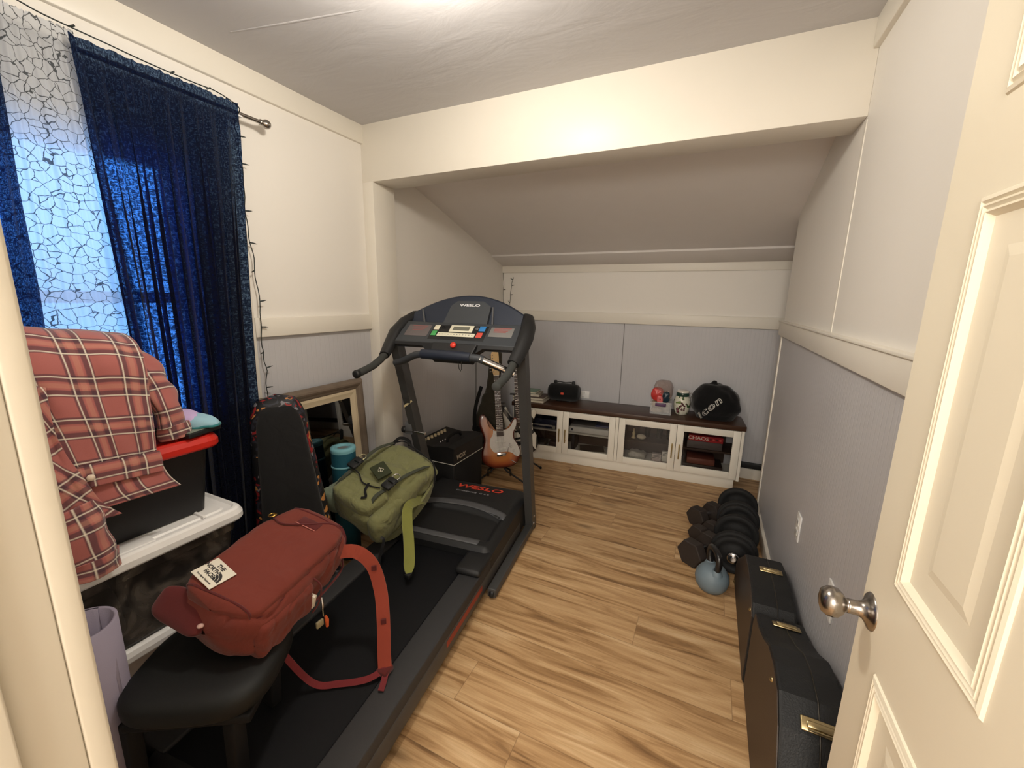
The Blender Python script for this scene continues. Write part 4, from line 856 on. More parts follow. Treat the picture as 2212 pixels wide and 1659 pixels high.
def leaning():
    # large framed mirror leaning on the left wall
    ang=math.atan2(.055,.97); U=Vector((0,1,0)); V=Vector((-math.sin(ang),0,math.cos(ang))); Nn=U.cross(V)
    F=frame((.083,-.60,.0),U,V,Nn); Hh=.975; Wd=.47
    T=Thing('framed_mirror','large mirror in a weathered brown frame with cream liner, leaning on the left wall','mirror',(.21,-.53,0))
    WD=mat('weathered_wood',(112,98,84),.7,bump=.5,bscale=60,var=.25,vscale=14); LN=mat('liner_cream',(206,190,160),.7,var=.05,bump=.2)
    MI=mat('mirror_glass',(120,122,124),.02,metal=1)
    def rect(b,ins0,ins1,h):
        prof=h; n=len(prof)
        vs=[];fs=[]
        for k in range(n):
            ins=ins0+(ins1-ins0)*k/(n-1); z=prof[k]
            vs+=[F@Vector(p) for p in ((-Wd+ins,ins,z),(Wd-ins,ins,z),(Wd-ins,Hh-ins,z),(-Wd+ins,Hh-ins,z))]
        for i in range(n-1):
            for k in range(4): fs.append((i*4+k,i*4+(k+1)%4,(i+1)*4+(k+1)%4,(i+1)*4+k))
        b.add(vs,fs); return b
    T.part('frame',rect(MB(),0,.062,[0,.022,.030,.032,.028,.022,.019,.014]),WD); T.part('liner',rect(MB(),.060,.105,[.016,.017,.013,.010]),LN)
    T.part('glass',MB().box(-Wd+.10,Wd-.10,.10,Hh-.10,.003,.008,F),MI); T.part('backing',MB().box(-Wd+.01,Wd-.01,.01,Hh-.01,-.004,.003,F),BLKM)
    # tall bag with a floral print side
    m,t,out=nt('floral_print'); p=N(t,'ShaderNodeBsdfPrincipled'); setp(p,rough=.6); L(t,p.outputs[0],out.inputs[0]); tc=N(t,'ShaderNodeTexCoord'); n0=N(t,'ShaderNodeTexNoise',Scale=9.,Detail=2.); L(t,tc.outputs['Object'],n0.inputs['Vector'])
    v=N(t,'ShaderNodeTexVoronoi',Scale=42.); ad=N(t,'ShaderNodeMixRGB',_blend_type='ADD'); ad.inputs[0].default_value=.25; L(t,tc.outputs['Object'],ad.inputs[1]); L(t,n0.outputs['Color'],ad.inputs[2]); L(t,ad.outputs[0],v.inputs['Vector'])
    cr=N(t,'ShaderNodeValToRGB'); cr.color_ramp.interpolation='CONSTANT'; e=cr.color_ramp.elements; e[0].position=0; e[0].color=(*lin((14,14,18)),1); e[1].position=.45; e[1].color=(*lin((40,42,54)),1)
    for po,c in ((.62,(120,118,124)),(.70,(140,32,34)),(.79,(190,130,70)),(.82,(14,14,18))): x=e.new(po); x.color=(*lin(c),1)
    s=N(t,'ShaderNodeSeparateColor'); L(t,v.outputs['Color'],s.inputs[0]); L(t,s.outputs[0],cr.inputs[0]); L(t,cr.outputs[0],p.inputs['Base Color']); FLO=m
    V=Vector((-.13,.03,.99)).normalized(); Nn=Vector((.80,-.60,.12)); Nn=(Nn-V*Nn.dot(V)).normalized(); U=V.cross(Nn)
    T=Thing('floral_gig_bag','tall black gig bag with floral printed sides, standing by the framed mirror','bag',(.24,-.85,.0))
    F=frame((.232,-.80,.505),U,V,Nn)
    wf=lambda q:1.12-.42*max(0,q-.25)/.75
    bagbody(T,'body',F,.30,1.03,.13,FLO,wf,ex=3,nz=.004,nsc=6,seed=50,cap=.12,label='printed sides with red, grey and gold flowers')
    bagbody(T,'front_panel',F@Matrix.Translation((.004,-.01,.038)),.25,.98,.07,BAGB,wf,ex=3.6,nz=.004,nsc=6,seed=51,cap=.13)
    _,ff=bagbody(T,'front_trim',F@Matrix.Translation((.003,-.01,.026)),.265,.995,.072,BLKM,wf,ex=3.6,nz=.003,nsc=6,seed=51,cap=.13)
    # teal roll
    T=Thing('foam_roller','teal foam roller standing upright between the mirror and the green backpack','foam roller',(.183,-.435,0))
    TL=mat('teal_foam',(22,88,108),.7,bump=.3); T2=mat('teal_light',(120,178,190),.6)
    c=(.183,-.435,.027); T.part('body',MB().lathe([(.0,-.027),(.064,-.027),(.064,.555),(.064,.615)],c,(0,0,1),32),TL)
    T.part('top_ring',MB().lathe([(.0645,.60),(.066,.612),(.064,.625),(.036,.627),(.034,.615)],c,(0,0,1),32),T2,label='pale teal top ring'); T.part('core',MB().lathe([(.034,.616),(.0,.616)],c,(0,0,1),24),mat('core_grey',(110,112,112),.7))
    T.part('band',MB().lathe([(.0645,.515),(.067,.518),(.067,.524),(.0645,.527)],c,(0,0,1),32),T2)
leaning()
#--SECTION-- amplifier, guitars
def amp():
    T=Thing('guitar_amplifier','black guitar amplifier with cream knobs, in the alcove left of the sunburst guitar','amplifier',(.285,.47,0))
    TOL=mat('tolex_black',(16,16,18),.6,bump=.5,bscale=300); GR=mat('grille_cloth',(10,10,12),.9,bump=.5,bscale=500)
    x0,x1,y0,y1,h=.10,.43,.278,.675,.455
    b=MB(); b.box(x0,x1,y0,y1,0,h-.125,bev=.008); T.part('cabinet',b,TOL)
    T.part('grille',MB().box(x1-.002,x1+.003,y0+.02,y1-.02,.03,h-.135,bev=.002),GR)
    b=MB(); b.prism([(x0,h-.125),(x1+.004,h-.125),(x1+.004,h-.01),(x1-.05,h),(x1-.18,h-.02),(x0,h-.005)],y0-.002,y1+.002,frame((0,0,0),(1,0,0),(0,0,1),(0,-1,0)).copy()@Matrix.Diagonal((1,1,-1,1)),bev=.004); T.part('control_top',b,TOL)
    T.part('white_piping',MB().tube([(x0,y0-.003,h-.126),(x1+.005,y0-.003,h-.126),(x1+.006,y1,h-.126)],.0028,8),mat('piping_white',(200,196,186),.5))
    CK=mat('chicken_knob',(212,196,160),.4)
    for k in range(7):
        y=y0+.045+k*.042; z=h-.012; x=x0+.055
        T.part('knob',MB().lathe([(0,.02),(.008,.02),(.011,.012),(.013,0)],(x,y,z),(0,0,1),14).box(x-.003,x+.003,y-.012,y+.012,z+.006,z+.021,bev=.001),CK)
    T.part('handle',MB().tube(curve([(.31,y0+.10,h-.015),(.31,y0+.13,h+.022),(.31,y1-.15,h+.024),(.31,y1-.11,h-.012)]),.009,8,flat=1.3),BLKM)
    for k in range(3): T.part('switch',MB().lathe([(0,.012),(.004,.011),(.005,0)],(.26,y0+.09+.03*k,h-.018),(0,0,1),10),CHROME)
    Mt=frame((x1+.0045,y0+.085,h-.085),(0,1,0),(0,0,1),(1,0,0)); T.text('lettering','VOX',.044,Mt,mat('logo_silver',(205,200,185),.3,metal=.6),ext=.002,sx=1.25,shear=.2,off=.001)
amp()
SBURST=None
def burst_mat():
    m,t,out=nt('sunburst_finish'); p=N(t,'ShaderNodeBsdfPrincipled'); setp(p,rough=.18,spec=.5,coat=.6); L(t,p.outputs[0],out.inputs[0])
    a=N(t,'ShaderNodeAttribute',_attribute_name='UVMap'); s=N(t,'ShaderNodeSeparateXYZ'); tc=N(t,'ShaderNodeTexCoord'); L(t,tc.outputs['UV'],s.inputs[0])
    cr=N(t,'ShaderNodeValToRGB'); e=cr.color_ramp.elements; e[0].position=0; e[0].color=(*lin((206,132,66)),1); e[1].position=1; e[1].color=(*lin((70,22,14)),1)
    for po,c in ((.45,(200,122,58)),(.75,(168,84,44)),(.90,(116,46,26))): x=e.new(po); x.color=(*lin(c),1)
    L(t,s.outputs[0],cr.inputs[0]); L(t,cr.outputs[0],p.inputs['Base Color']); return m
def body_outline():
    # double-cutaway solid body; x right, y up, bottom at y=0, neck joint at y~.33
    pts=[(0,0),(.07,.004),(.125,.03),(.158,.085),(.160,.14),(.140,.19),(.118,.235),(.120,.28),(.138,.325),(.152,.360),(.153,.388),(.138,.404),(.117,.396),(.102,.366),(.084,.335),(.058,.318),(.032,.314),(-.032,.316),(-.056,.322),(-.078,.345),(-.091,.385),(-.100,.422),(-.118,.446),(-.143,.446),(-.161,.42),(-.166,.375),(-.156,.32),(-.140,.27),(-.134,.23),(-.148,.18),(-.164,.13),(-.160,.075),(-.125,.028),(-.07,.004)]
    return [(p.x,p.y) for p in curve([(x,y,0) for x,y in pts]+[(0,0,0)],5)[:-1]]
def solid_body(F,out,th,inset=.02,steps=6):
    # rounded slab, uv.x = closeness to the rim
    c=Vector((0,.18)); b=MB(); n=len(out); vs=[];uv=[];fs=[]
    P=[Vector(p) for p in out]; Nn=[]
    for i in range(n):
        d=(P[(i+1)%n]-P[i-1]); nn=Vector((d.y,-d.x)).normalized(); Nn.append(nn)
    if sum((P[i].x*P[(i+1)%n].y-P[(i+1)%n].x*P[i].y) for i in range(n))<0: Nn=[-q for q in Nn]
    lv=[(0.0,-th/2+.008,1),(.0,th/2-.008,1),(.0025,th/2-.0025,1),(.008,th/2,.97)]
    for ins,z,u in lv:
        for i in range(n): q=P[i]-Nn[i]*ins; vs.append(F@Vector((q.x,q.y,z))); uv.append((u,0))
    def ring(f):
        for i in range(n):
            q=P[i]-Nn[i]*.008; cx=Vector((c.x*.2, min(max(q.y,.10),.26))); q=q.lerp(cx,f); vs.append(F@Vector((q.x,q.y,th/2))); uv.append((.97*(1-f)**.9,0))
    for f in (.12,.3,.5,.75,1): ring(f)
    m=len(vs)//n
    for j in range(m-1):
        for i in range(n): fs.append((j*n+i,j*n+(i+1)%n,(j+1)*n+(i+1)%n,(j+1)*n+i))
    b.add(vs,fs,True,uv)
    vb=[F@Vector((q.x,q.y,-th/2)) for q in [P[i]-Nn[i]*.006 for i in range(n)]]
    b.add(vs[:n]+vb,[(i,(i+1)%n,n+(i+1)%n,n+i) for i in range(n)],True,[(1,0)]*(2*n)); b.add(vb,[tuple(range(n))],False,[(1,0)]*n)
    return b
MAPLE=mat('maple',(222,184,124),.35,var=.05); ROSE=mat('rosewood',(62,44,36),.5,var=.15,vscale=30); PEARL=mat('pearl_guard',(218,214,208),.25,var=.08,vscale=60,coat=.4)
def guitar(name,label,loc,U,V,bodym,guard,boardm,headm,hr,second=False):
    Nn=U.cross(V).normalized(); F=frame(loc,U,V,Nn); T=Thing(name,label,'guitar',loc)
    out=body_outline(); bd=T.part('body',solid_body(F,out,.044),bodym)
    if guard:
        g=[(.098,.345),(.118,.382),(.140,.385),(.135,.335),(.107,.28),(.108,.235),(.132,.19),(.152,.14),(.150,.10),(.128,.085),(.09,.115),(.05,.13),(-.045,.13),(-.072,.15),(-.088,.19),(-.082,.24),(-.060,.275),(-.055,.315),(-.075,.325),(-.050,.312),(-.032,.305),(.032,.31),(.055,.312),(.080,.325)]
        g2=[(p.x,p.y) for p in curve([(x,y,0) for x,y in g]+[(*g[0],0)],4)[:-1]]
        gd=T.part('pickguard',MB().prism(g2,.022,.0245,F),guard,parent=bd)
    for k,(y,a) in enumerate(((.275,0),(.215,0),(.155,.14))):
        Mk=F@Matrix.Translation((0,y,.0245))@Matrix.Rotation(a,4,'Z'); T.part('pickup',MB().box(-.042,.042,-.009,.009,0,.006,Mk,bev=.003),mat_pick if not second else BLKM,parent=bd)
    T.part('bridge',MB().box(-.036,.036,.095,.125,.022,.034,F,bev=.002),CHROME if not second else mat('bridge_black',(30,30,32),.3,metal=.6),parent=bd)
    if not second:
        for (x,y) in ((.085,.17),(.105,.135),(.12,.10)): T.part('knob',MB().lathe([(0,.014),(.008,.013),(.010,.002),(.0105,0)],F@Vector((x,y,.0245)),Nn,14),PEARL,parent=bd)
        T.part('jack_plate',MB().tube([F@Vector((.075,.062,.0235)),F@Vector((.115,.035,.022))],.0085,10,flat=.5),CHROME,parent=bd)
        T.part('tremolo_arm',MB().tube(curve([F@Vector(p) for p in [(.035,.11,.035),(.05,.13,.05),(.06,.17,.055),(.075,.20,.05)]]),.0025,6),CHROME,parent=bd)
    nk=MB(); nk.box(-.026,.026,.27,.345,.018,.036,F,bev=.004)
    vs=[];n=2
    for y,w in ((.285,.028),(.755,.0215)):
        for x,z in ((-w,.038),(w,.038),(w*.8,.020),(0,.013),(-w*.8,.020)): vs.append(F@Vector((x,y,z)))
    nk.add(vs,[(i,(i+1)%5,5+(i+1)%5,5+i) for i in range(5)]+[(0,1,2,3,4),(9,8,7,6,5)]); nm=T.part('neck',nk,headm)
    fb=MB(); vs=[F@Vector(p) for p in ((-.028,.262,.0385),(.028,.262,.0385),(.0212,.755,.0385),(-.0212,.755,.0385),(-.028,.262,.044),(.028,.262,.044),(.0212,.755,.044),(-.0212,.755,.044))]; fb.add(vs,[(0,1,2,3),(7,6,5,4),(0,4,5,1),(1,5,6,2),(2,6,7,3),(3,7,4,0)]); f_=T.part('fingerboard',fb,boardm,parent=nm)
    fr=MB()
    sc=.648; y0=.755-sc
    for k in range(1,22):
        y=.755-sc*(1-2**(-k/12)); 
        if y<.265: break
        w=.0212+(.755-y)*.0138; fr.box(-w,w,y-.0011,y+.0011,.044,.0455,F)
        T.part('fret',MB().box(-w,w,y-.0011,y+.0011,.044,.0455,F),CHROME,parent=nm)
        if k in (3,5,7,9,12,15,17,19):
            yy=y+.5*(sc*(2**(-(k-1)/12)-2**(-k/12)))
            for dx in ((-.009,.009) if k==12 else (0,)): T.part('inlay_dot',MB().lathe([(0,.0006),(.0032,.0006),(.0032,0)],F@Vector((dx,yy,.044)),Nn,10),WHITE,parent=nm)
    T.part('nut',MB().box(-.0215,.0215,.755,.759,.038,.0465,F),WHITE,parent=nm)
    if not second: hd=[(-.021,.758),(.021,.758),(.026,.785),(.040,.80),(.046,.825),(.036,.838),(.028,.85),(.030,.90),(.025,.955),(.0,.965),(-.028,.945),(-.034,.90),(-.033,.84),(-.030,.80)]
    else: hd=[(-.021,.758),(.021,.758),(.034,.79),(.038,.86),(.030,.93),(.004,.955),(-.030,.93),(-.040,.86),(-.036,.79)]
    h2=[(p.x,p.y) for p in curve([(x,y,0) for x,y in hd]+[(*hd[0],0)],4)[:-1]]; hh=T.part('headstock',MB().prism(h2,.022,.036,F),hr)
    for k in range(6):
        yy=.79+.027*k; x=-.022-.0*k if not second else (-.024 if k%2 else .024)
        T.part('tuner',MB().lathe([(0,.010),(.004,.010),(.0045,0)],F@Vector((x,yy,.036)),Nn,10),CHROME,parent=hh)
        sx=-1 if x<0 else 1; T.part('tuner_button',MB().tube([F@Vector((sx*.034,yy,.026)),F@Vector((sx*.050,yy,.026))],[.003,.0065],8),CHROME,parent=hh)
    for k in range(6):
        x=-.017+.0068*k; T.part('string',MB().tube([F@Vector((x*1.5,.11,.038)),F@Vector((x,.757,.0485)),F@Vector((x*1.1,.80+.02*k,.042))],.0006,4),CHROME)
    return T
mat_pick=mat('pickup_white',(225,222,215),.4)
def stand(label,loc,d,h=.62):
    # tripod guitar stand
    T=Thing('guitar_stand',label,'guitar stand',loc); x,y,_=loc; dx,dy=Vector(d).normalized(); SB=mat('stand_black',(22,20,20),.4)
    T.part('post',MB().tube([(x-dx*.07,y-dy*.07,.12),(x-dx*.15,y-dy*.15,h)],.010,10),SB)
    px,py=-dy,dx
    for a in (-1.0,1.0,3.14):
        ex=x+ (dx*math.cos(a)+px*math.sin(a))*.26-dx*.05; ey=y+(dy*math.cos(a)+py*math.sin(a))*.26-dy*.05
        l=T.part('leg',MB().tube([(x-dx*.06,y-dy*.06,.15),(x-dx*.05+(ex-x)*.3,y-dy*.05+(ey-y)*.3,.075),(ex,ey,.012)],.0075,8),SB); T.part('foot',MB().sphere((ex,ey,.012),.012),BLKM,parent=l)
    for s in (-1,1):
        bx,by=x+px*s*.09,y+py*s*.09
        a=T.part('cradle_arm',MB().tube([(x-dx*.06,y-dy*.06,.13),(bx-dx*.03,by-dy*.03,.085),(bx+dx*.07,by+dy*.07,.08),(bx+dx*.075,by+dy*.075,.11)],.008,8),SB)
    T.part('yoke',MB().tube([(x-dx*.15+px*.05,y-dy*.15+py*.05,h),(x-dx*.15-px*.05,y-dy*.15-py*.05,h)],.008,8),SB)
    return T
vw=Vector((1.48,-2.75,0)).normalized()   # toward the doorway
def gaxes(yaw,lean,roll=0):
    n=Matrix.Rotation(yaw,3,'Z')@vw; up=Vector((0,0,1)); V=(up*math.cos(lean)-n*math.sin(lean)).normalized(); U=V.cross(n).normalized()
    if U.dot(Vector((1,0,0)))<0: U=-U
    Nn=U.cross(V); 
    if roll: R=Matrix.Rotation(roll,3,Nn); U=R@U; V=R@V
    return U,V
U,V=gaxes(.05,.22,.06)
stand('black tripod stand holding the sunburst guitar',(.500,.835,0),(vw.x,vw.y))
guitar('electric_guitar','sunburst electric guitar with white pearl pickguard on a stand beside the amplifier',(.500,.885,.10),U,V,burst_mat(),PEARL,ROSE,MAPLE,MAPLE)
m,t,out=nt('striped_finish'); p=N(t,'ShaderNodeBsdfPrincipled'); setp(p,rough=.25,coat=.4); L(t,p.outputs[0],out.inputs[0]); g=N(t,'ShaderNodeTexCoord')
acc=None
for (rot,sc,w,ph) in ((.6,8.5,.22,.2),(-.9,6.0,.16,.6),(.05,5.,.10,.35)):
    mp=N(t,'ShaderNodeMapping'); mp.inputs['Rotation'].default_value=(0,rot,rot*.4); L(t,g.outputs['Object'],mp.inputs[0]); s=N(t,'ShaderNodeSeparateXYZ'); L(t,mp.outputs[0],s.inputs[0]); q=math_(t,'LESS_THAN',math_(t,'FRACT',math_(t,'ADD',math_(t,'MULTIPLY',s.outputs[0],sc),ph)),w); acc=q if acc is None else math_(t,'MAXIMUM',acc,q)
mx=N(t,'ShaderNodeMixRGB'); mx.inputs[1].default_value=(*lin((226,222,210)),1); mx.inputs[2].default_value=(*lin((18,18,22)),1); L(t,acc,mx.inputs[0]); L(t,mx.outputs[0],p.inputs['Base Color'])
STRIPE=m
U,V=gaxes(-.05,.12,.07)
BLKG=mat('gloss_black',(18,18,20),.25,coat=.4)
stand('black tripod stand holding the black and white striped guitar',(.475,1.20,0),(vw.x,vw.y))
guitar('electric_guitar','white electric guitar with black crossing stripes, behind the sunburst guitar',(.512,1.235,.095),U,V,STRIPE,None,ROSE,BLKG,BLKG,second=True)
T=Thing('guitar_gig_bag','dark olive gig bag leaning in the alcove behind the sunburst guitar','gig bag',(.30,1.06,0))
U,V=gaxes(.0,.10,-.10); F=frame((.285,1.05,.36),U,V,U.cross(V))
OG=fabric('olive_dark_cloth',(58,54,44),weave=500,fold=.3)
bagbody(T,'lower_bag',F,.25,.66,.10,OG,lambda q:1.05-.5*max(0,q-.55)/.45,ex=2.8,nz=.01,nsc=9,seed=60,cap=.12)
bagbody(T,'neck_sleeve',F@Matrix.Translation((.0,.47,.0)),.115,.42,.07,OG,lambda q:1.1-.3*q,ex=2.8,nz=.006,nsc=12,seed=61,cap=.1)
T.part('strap',ribbon(MB(),curve([F@Vector(p) for p in [(-.10,.36,.05),(-.13,.18,.065),(-.12,.02,.07),(-.05,-.12,.068),(.05,-.05,.068)]]),.03,.005,U.cross(V)),BLKF)
T.part('pocket_band',MB().box(-.14,.14,-.02,.02,.045,.056,F,bev=.004),BLKF)
#--SECTION-- media cabinet and what stands on it
th=math.radians(4.06); CX,CY=.345,1.402
def cabM(): return frame((CX,CY,0),(math.cos(th),math.sin(th),0),(-math.sin(th),math.cos(th),0),(0,0,1))
CM=cabM()
def cw(x,y,z=0): return CM@Vector((x,y,z))
CW=mat('cabinet_white',(236,231,219),.4,bump=.05); CTOP=mat('cabinet_walnut',(66,42,28),.38,var=.18,vscale=9,bump=.1,bscale=50); CBR=mat('cabinet_inside',(70,50,38),.6)
def cabinet():
    T=Thing('media_cabinet','long low white cabinet with dark wood top and four glass doors','cabinet',(CX,CY,0),th,local=True)
    Lc=1.915; Dp=.34; x2=Lc-.0
    T.part('plinth',MB().box(.03,Lc-.03,.028,Dp-.01,0,.082,bev=.002),CW)
    b=MB(); b.box(0,.020,.02,Dp,.08,.492); b.box(Lc-.020,Lc,.0,Dp,.08,.492); b.box(.02,Lc-.02,.02,Dp,.08,.10); b.box(Lc/2-.012,Lc/2+.012,.0,Dp-.01,.10,.49)
    b.box(.02,Lc-.02,.02,Dp,.474,.492); T.part('carcass',b,CW)
    T.part('back_panel',MB().box(.02,Lc-.02,Dp-.012,Dp-.004,.10,.475),CBR)
    for k in range(2): T.part('shelf',MB().box(.022+k*(Lc/2-.01),Lc/2-.014+k*(Lc/2-.008),.05,Dp-.015,.275,.288),CBR if k else mat('shelf_white',(190,184,172),.5))
    T.part('worktop',MB().box(-.008,Lc+.008,-.006,Dp+.004,.492,.530,bev=.003),CTOP)
    w=(Lc/2-.012-.022)/2
    edges=[.021,.021+w,Lc/2+.0135,Lc/2+.0135+w]
    for i,x in enumerate(edges):
        a,c=x+.0015,x+w-.0015; z0,z1=.092,.487; fw=.052
        d=MB(); d.box(a,a+fw,0,.018,z0,z1,bev=.0015); d.box(c-fw,c,0,.018,z0,z1,bev=.0015); d.box(a+fw,c-fw,0,.018,z0,z0+fw,bev=.0015); d.box(a+fw,c-fw,0,.018,z1-fw,z1,bev=.0015)
        dr=T.part('door',d,CW); T.part('glass',MB().box(a+fw-.004,c-fw+.004,.010,.0135,z0+fw-.004,z1-fw+.004),GLASSD,parent=dr)
        hx=(c-.026) if i%2==0 else (a+.026); zc=.265
        T.part('handle',MB().box(hx-.005,hx+.005,-.022,-.014,zc-.063,zc+.063,bev=.003).box(hx-.004,hx+.004,-.016,.001,zc-.05,zc-.042).box(hx-.004,hx+.004,-.016,.001,zc+.042,zc+.05),mat('handle_brass',(178,156,104),.3,metal=.9) if i==0 else D.materials['handle_brass'],parent=dr)
m,t,out=nt('door_glass'); g1=N(t,'ShaderNodeBsdfTransparent'); g1.inputs[0].default_value=(.88,.88,.88,1); g2=N(t,'ShaderNodeBsdfGlossy',Roughness=.03); ms=N(t,'ShaderNodeMixShader'); fr=N(t,'ShaderNodeFresnel',IOR=1.4); L(t,fr.outputs[0],ms.inputs[0]); L(t,g1.outputs[0],ms.inputs[1]); L(t,g2.outputs[0],ms.inputs[2]); L(t,ms.outputs[0],out.inputs[0]); GLASSD=m
cabinet()
TOP=.530
def cbox(name,label,cat,x0,x1,y0,y1,z0,z1,m,rot=0,group=None,bev=.002,extra=None):
    c=((x0+x1)/2,(y0+y1)/2); loc=cw(*c,z0); T=Thing(name,label,cat,tuple(loc),th+rot,group,local=True)
    hx,hy=(x1-x0)/2,(y1-y0)/2; T.part('body',MB().box(-hx,hx,-hy,hy,0,z1-z0,bev=bev),m)
    if extra: extra(T,hx,hy,z1-z0)
    return T
PAPER=mat('page_edges',(214,208,190),.8)
def book(label,cx,cy,z,w,d,h,cover,rot):
    loc=cw(cx,cy,z); T=Thing('book',label,'book',tuple(loc),th+rot,'books stacked on the cabinet',local=True)
    T.part('pages',MB().box(-w/2+.003,w/2-.003,-d/2+.003,d/2-.001,.003,h-.003),PAPER)
    T.part('cover',MB().box(-w/2,w/2,-d/2,d/2,h-.003,h,bev=.001).box(-w/2,w/2,-d/2,d/2,0,.003,bev=.001).box(-w/2,w/2,d/2-.003,d/2,0,h,bev=.001),cover)
z=TOP
for lab,cx,w,d,h,c,r_a in (('bottom book of the stack on the cabinet, wide with a pale cover',.105,.30,.22,.020,(196,186,170),-.03),('dark-covered wide book, second from the bottom of the cabinet stack',.10,.30,.21,.024,(84,68,60),-.03),('cream book third up in the stack on the cabinet',.075,.24,.16,.024,(150,142,128),.05),('green-covered book on top of the stack on the cabinet',.055,.22,.15,.020,(110,134,118),.0)):
    book(lab,cx+.03,.155,z,w,d,h,mat('cover_%d'%int(cx*1000+h*1e4),c,.6),r_a); z+=h+.0005
def speaker():
    loc=cw(.43,.22,TOP); T=Thing('bluetooth_speaker','black barrel portable speaker with an orange badge, on the cabinet','speaker',tuple(loc),th+.04,local=True)
    CL=fabric('speaker_mesh',(14,15,17),weave=500)
    r=.082; T.part('barrel',MB().lathe([(0,-.14),(.052,-.14),(.068,-.135),(.077,-.118),(.082,-.09),(.082,.09),(.077,.118),(.068,.135),(.052,.14),(0,.14)],(0,0,r+.003),(1,0,0),32),CL)
    for s in (-1,1):
        T.part('end_ring',MB().lathe([(.062,s*.138),(.054,s*.146),(.044,s*.142),(0,s*.140)],(0,0,r+.003),(1,0,0),28),DGREY)
        T.part('strap_lug',MB().box(s*.085-.014,s*.085+.014,-.012,.016,.155,.192,bev=.005),BLKP)
        T.part('foot',MB().box(s*.05-.02,s*.05+.02,-.03,.03,0,.012,bev=.003),BLKP)
    T.part('strap',ribbon(MB(),curve([(-.085,0,.172),(-.05,.02,.178),(0,.03,.169),(.05,.02,.178),(.085,0,.172)]),.025,.005,(0,0,1)),BLKF)
    T.part('badge',MB().box(-.016,.012,-r-.0035,-r+.012,.076,.096,bev=.003),mat('badge_orange',(226,78,52),.5))
speaker()
def plasticbox():
    loc=cw(1.29,.20,TOP); T=Thing('clear_box','clear plastic box heaped with wrapped party things, on the cabinet','box',tuple(loc),th,local=True)
    m,t,out=nt('clear_plastic'); p=N(t,'ShaderNodeBsdfPrincipled'); setp(p,col=(.8,.8,.8),rough=.12,spec=.5); tp=N(t,'ShaderNodeBsdfTransparent'); mx=N(t,'ShaderNodeMixShader'); mx.inputs[0].default_value=.72; L(t,p.outputs[0],mx.inputs[1]); L(t,tp.outputs[0],mx.inputs[2]); L(t,mx.outputs[0],out.inputs[0]); CP=m
    b=MB(); X,Y,Hh=.083,.10,.105
    b.box(-X,X,-Y,Y,0,.003); 
    for s in (-1,1): b.box(s*X-.0015,s*X+.0015,-Y,Y,0,Hh); b.box(-X,X,s*Y-.0015,s*Y+.0015,0,Hh)
    b.box(-X-.004,X+.004,-Y-.004,-Y+.002,Hh-.006,Hh); b.box(-X-.004,X+.004,Y-.002,Y+.004,Hh-.006,Hh); b.box(-X-.004,-X+.002,-Y,Y,Hh-.006,Hh); b.box(X-.002,X+.004,-Y,Y,Hh-.006,Hh)
    T.part('tub',b,CP); T.part('latch',MB().box(-.045,.040,-Y-.010,-Y-.002,.070,.098,bev=.003),mat('latch_purple',(88,58,96),.4))
    def item(name,label,cat,c,s,col,seed,al=1,mm=None):
        l2=cw(1.29,.20,TOP)+Vector(c); I=Thing(name,label,cat,tuple(l2),th); bagbody(I,'body',frame(l2+Vector((0,0,s[2]/2)),(1,0,0),(0,1,0),(0,0,1)),s[0],s[1],s[2],mm or mat('item_%d'%seed,col,.35,var=.2,vscale=40),ex=3,nz=.008,nsc=28,seed=seed,cap=.25,nu=36,nv=20); return I
    item('folded_packet','beige folded packets at the bottom of the clear box','packet',(-.03,-.02,.004),(.09,.14,.045),(176,158,136),1); item('folded_packet','pale crumpled packet in the right of the clear box','packet',(.045,-.01,.004),(.06,.15,.07),(168,160,156),2); item('folded_packet','brown card packet lying across the clear box','packet',(-.03,-.02,.052),(.09,.13,.04),(186,160,124),3)
    item('party_blower','shiny red wrapped bundle sticking up from the clear box','party favour',(-.035,-.02,.10),(.095,.06,.11),(196,56,52),4)
    item('party_blower','pink wrapped strip below the red bundle in the clear box','party favour',(-.005,-.075,.095),(.045,.03,.06),(222,112,112),6)
    item('dark_pouch','dark teal pouch beside the red bundle in the clear box','pouch',(.035,-.02,.095),(.06,.07,.09),(22,48,62),5)
    # crinkled film bag on top
    m,t,out=nt('crinkle_film'); p=N(t,'ShaderNodeBsdfPrincipled'); setp(p,col=lin((176,150,140)),rough=.15,spec=.6); tp=N(t,'ShaderNodeBsdfTransparent'); mx=N(t,'ShaderNodeMixShader'); mx.inputs[0].default_value=.62; L(t,p.outputs[0],mx.inputs[1]); L(t,tp.outputs[0],mx.inputs[2]); L(t,mx.outputs[0],out.inputs[0]); tc=N(t,'ShaderNodeTexCoord'); n=N(t,'ShaderNodeTexVoronoi',Scale=60.); L(t,tc.outputs['Object'],n.inputs['Vector']); bp=N(t,'ShaderNodeBump',Strength=.8,Distance=.01); L(t,n.outputs['Distance'],bp.inputs['Height']); L(t,bp.outputs[0],p.inputs['Normal'])
    item('film_bag','crinkled clear film bag bulging above the clear box','plastic bag',(.005,.02,.10),(.15,.14,.17),(0,0,0),7,mm=m)
plasticbox()
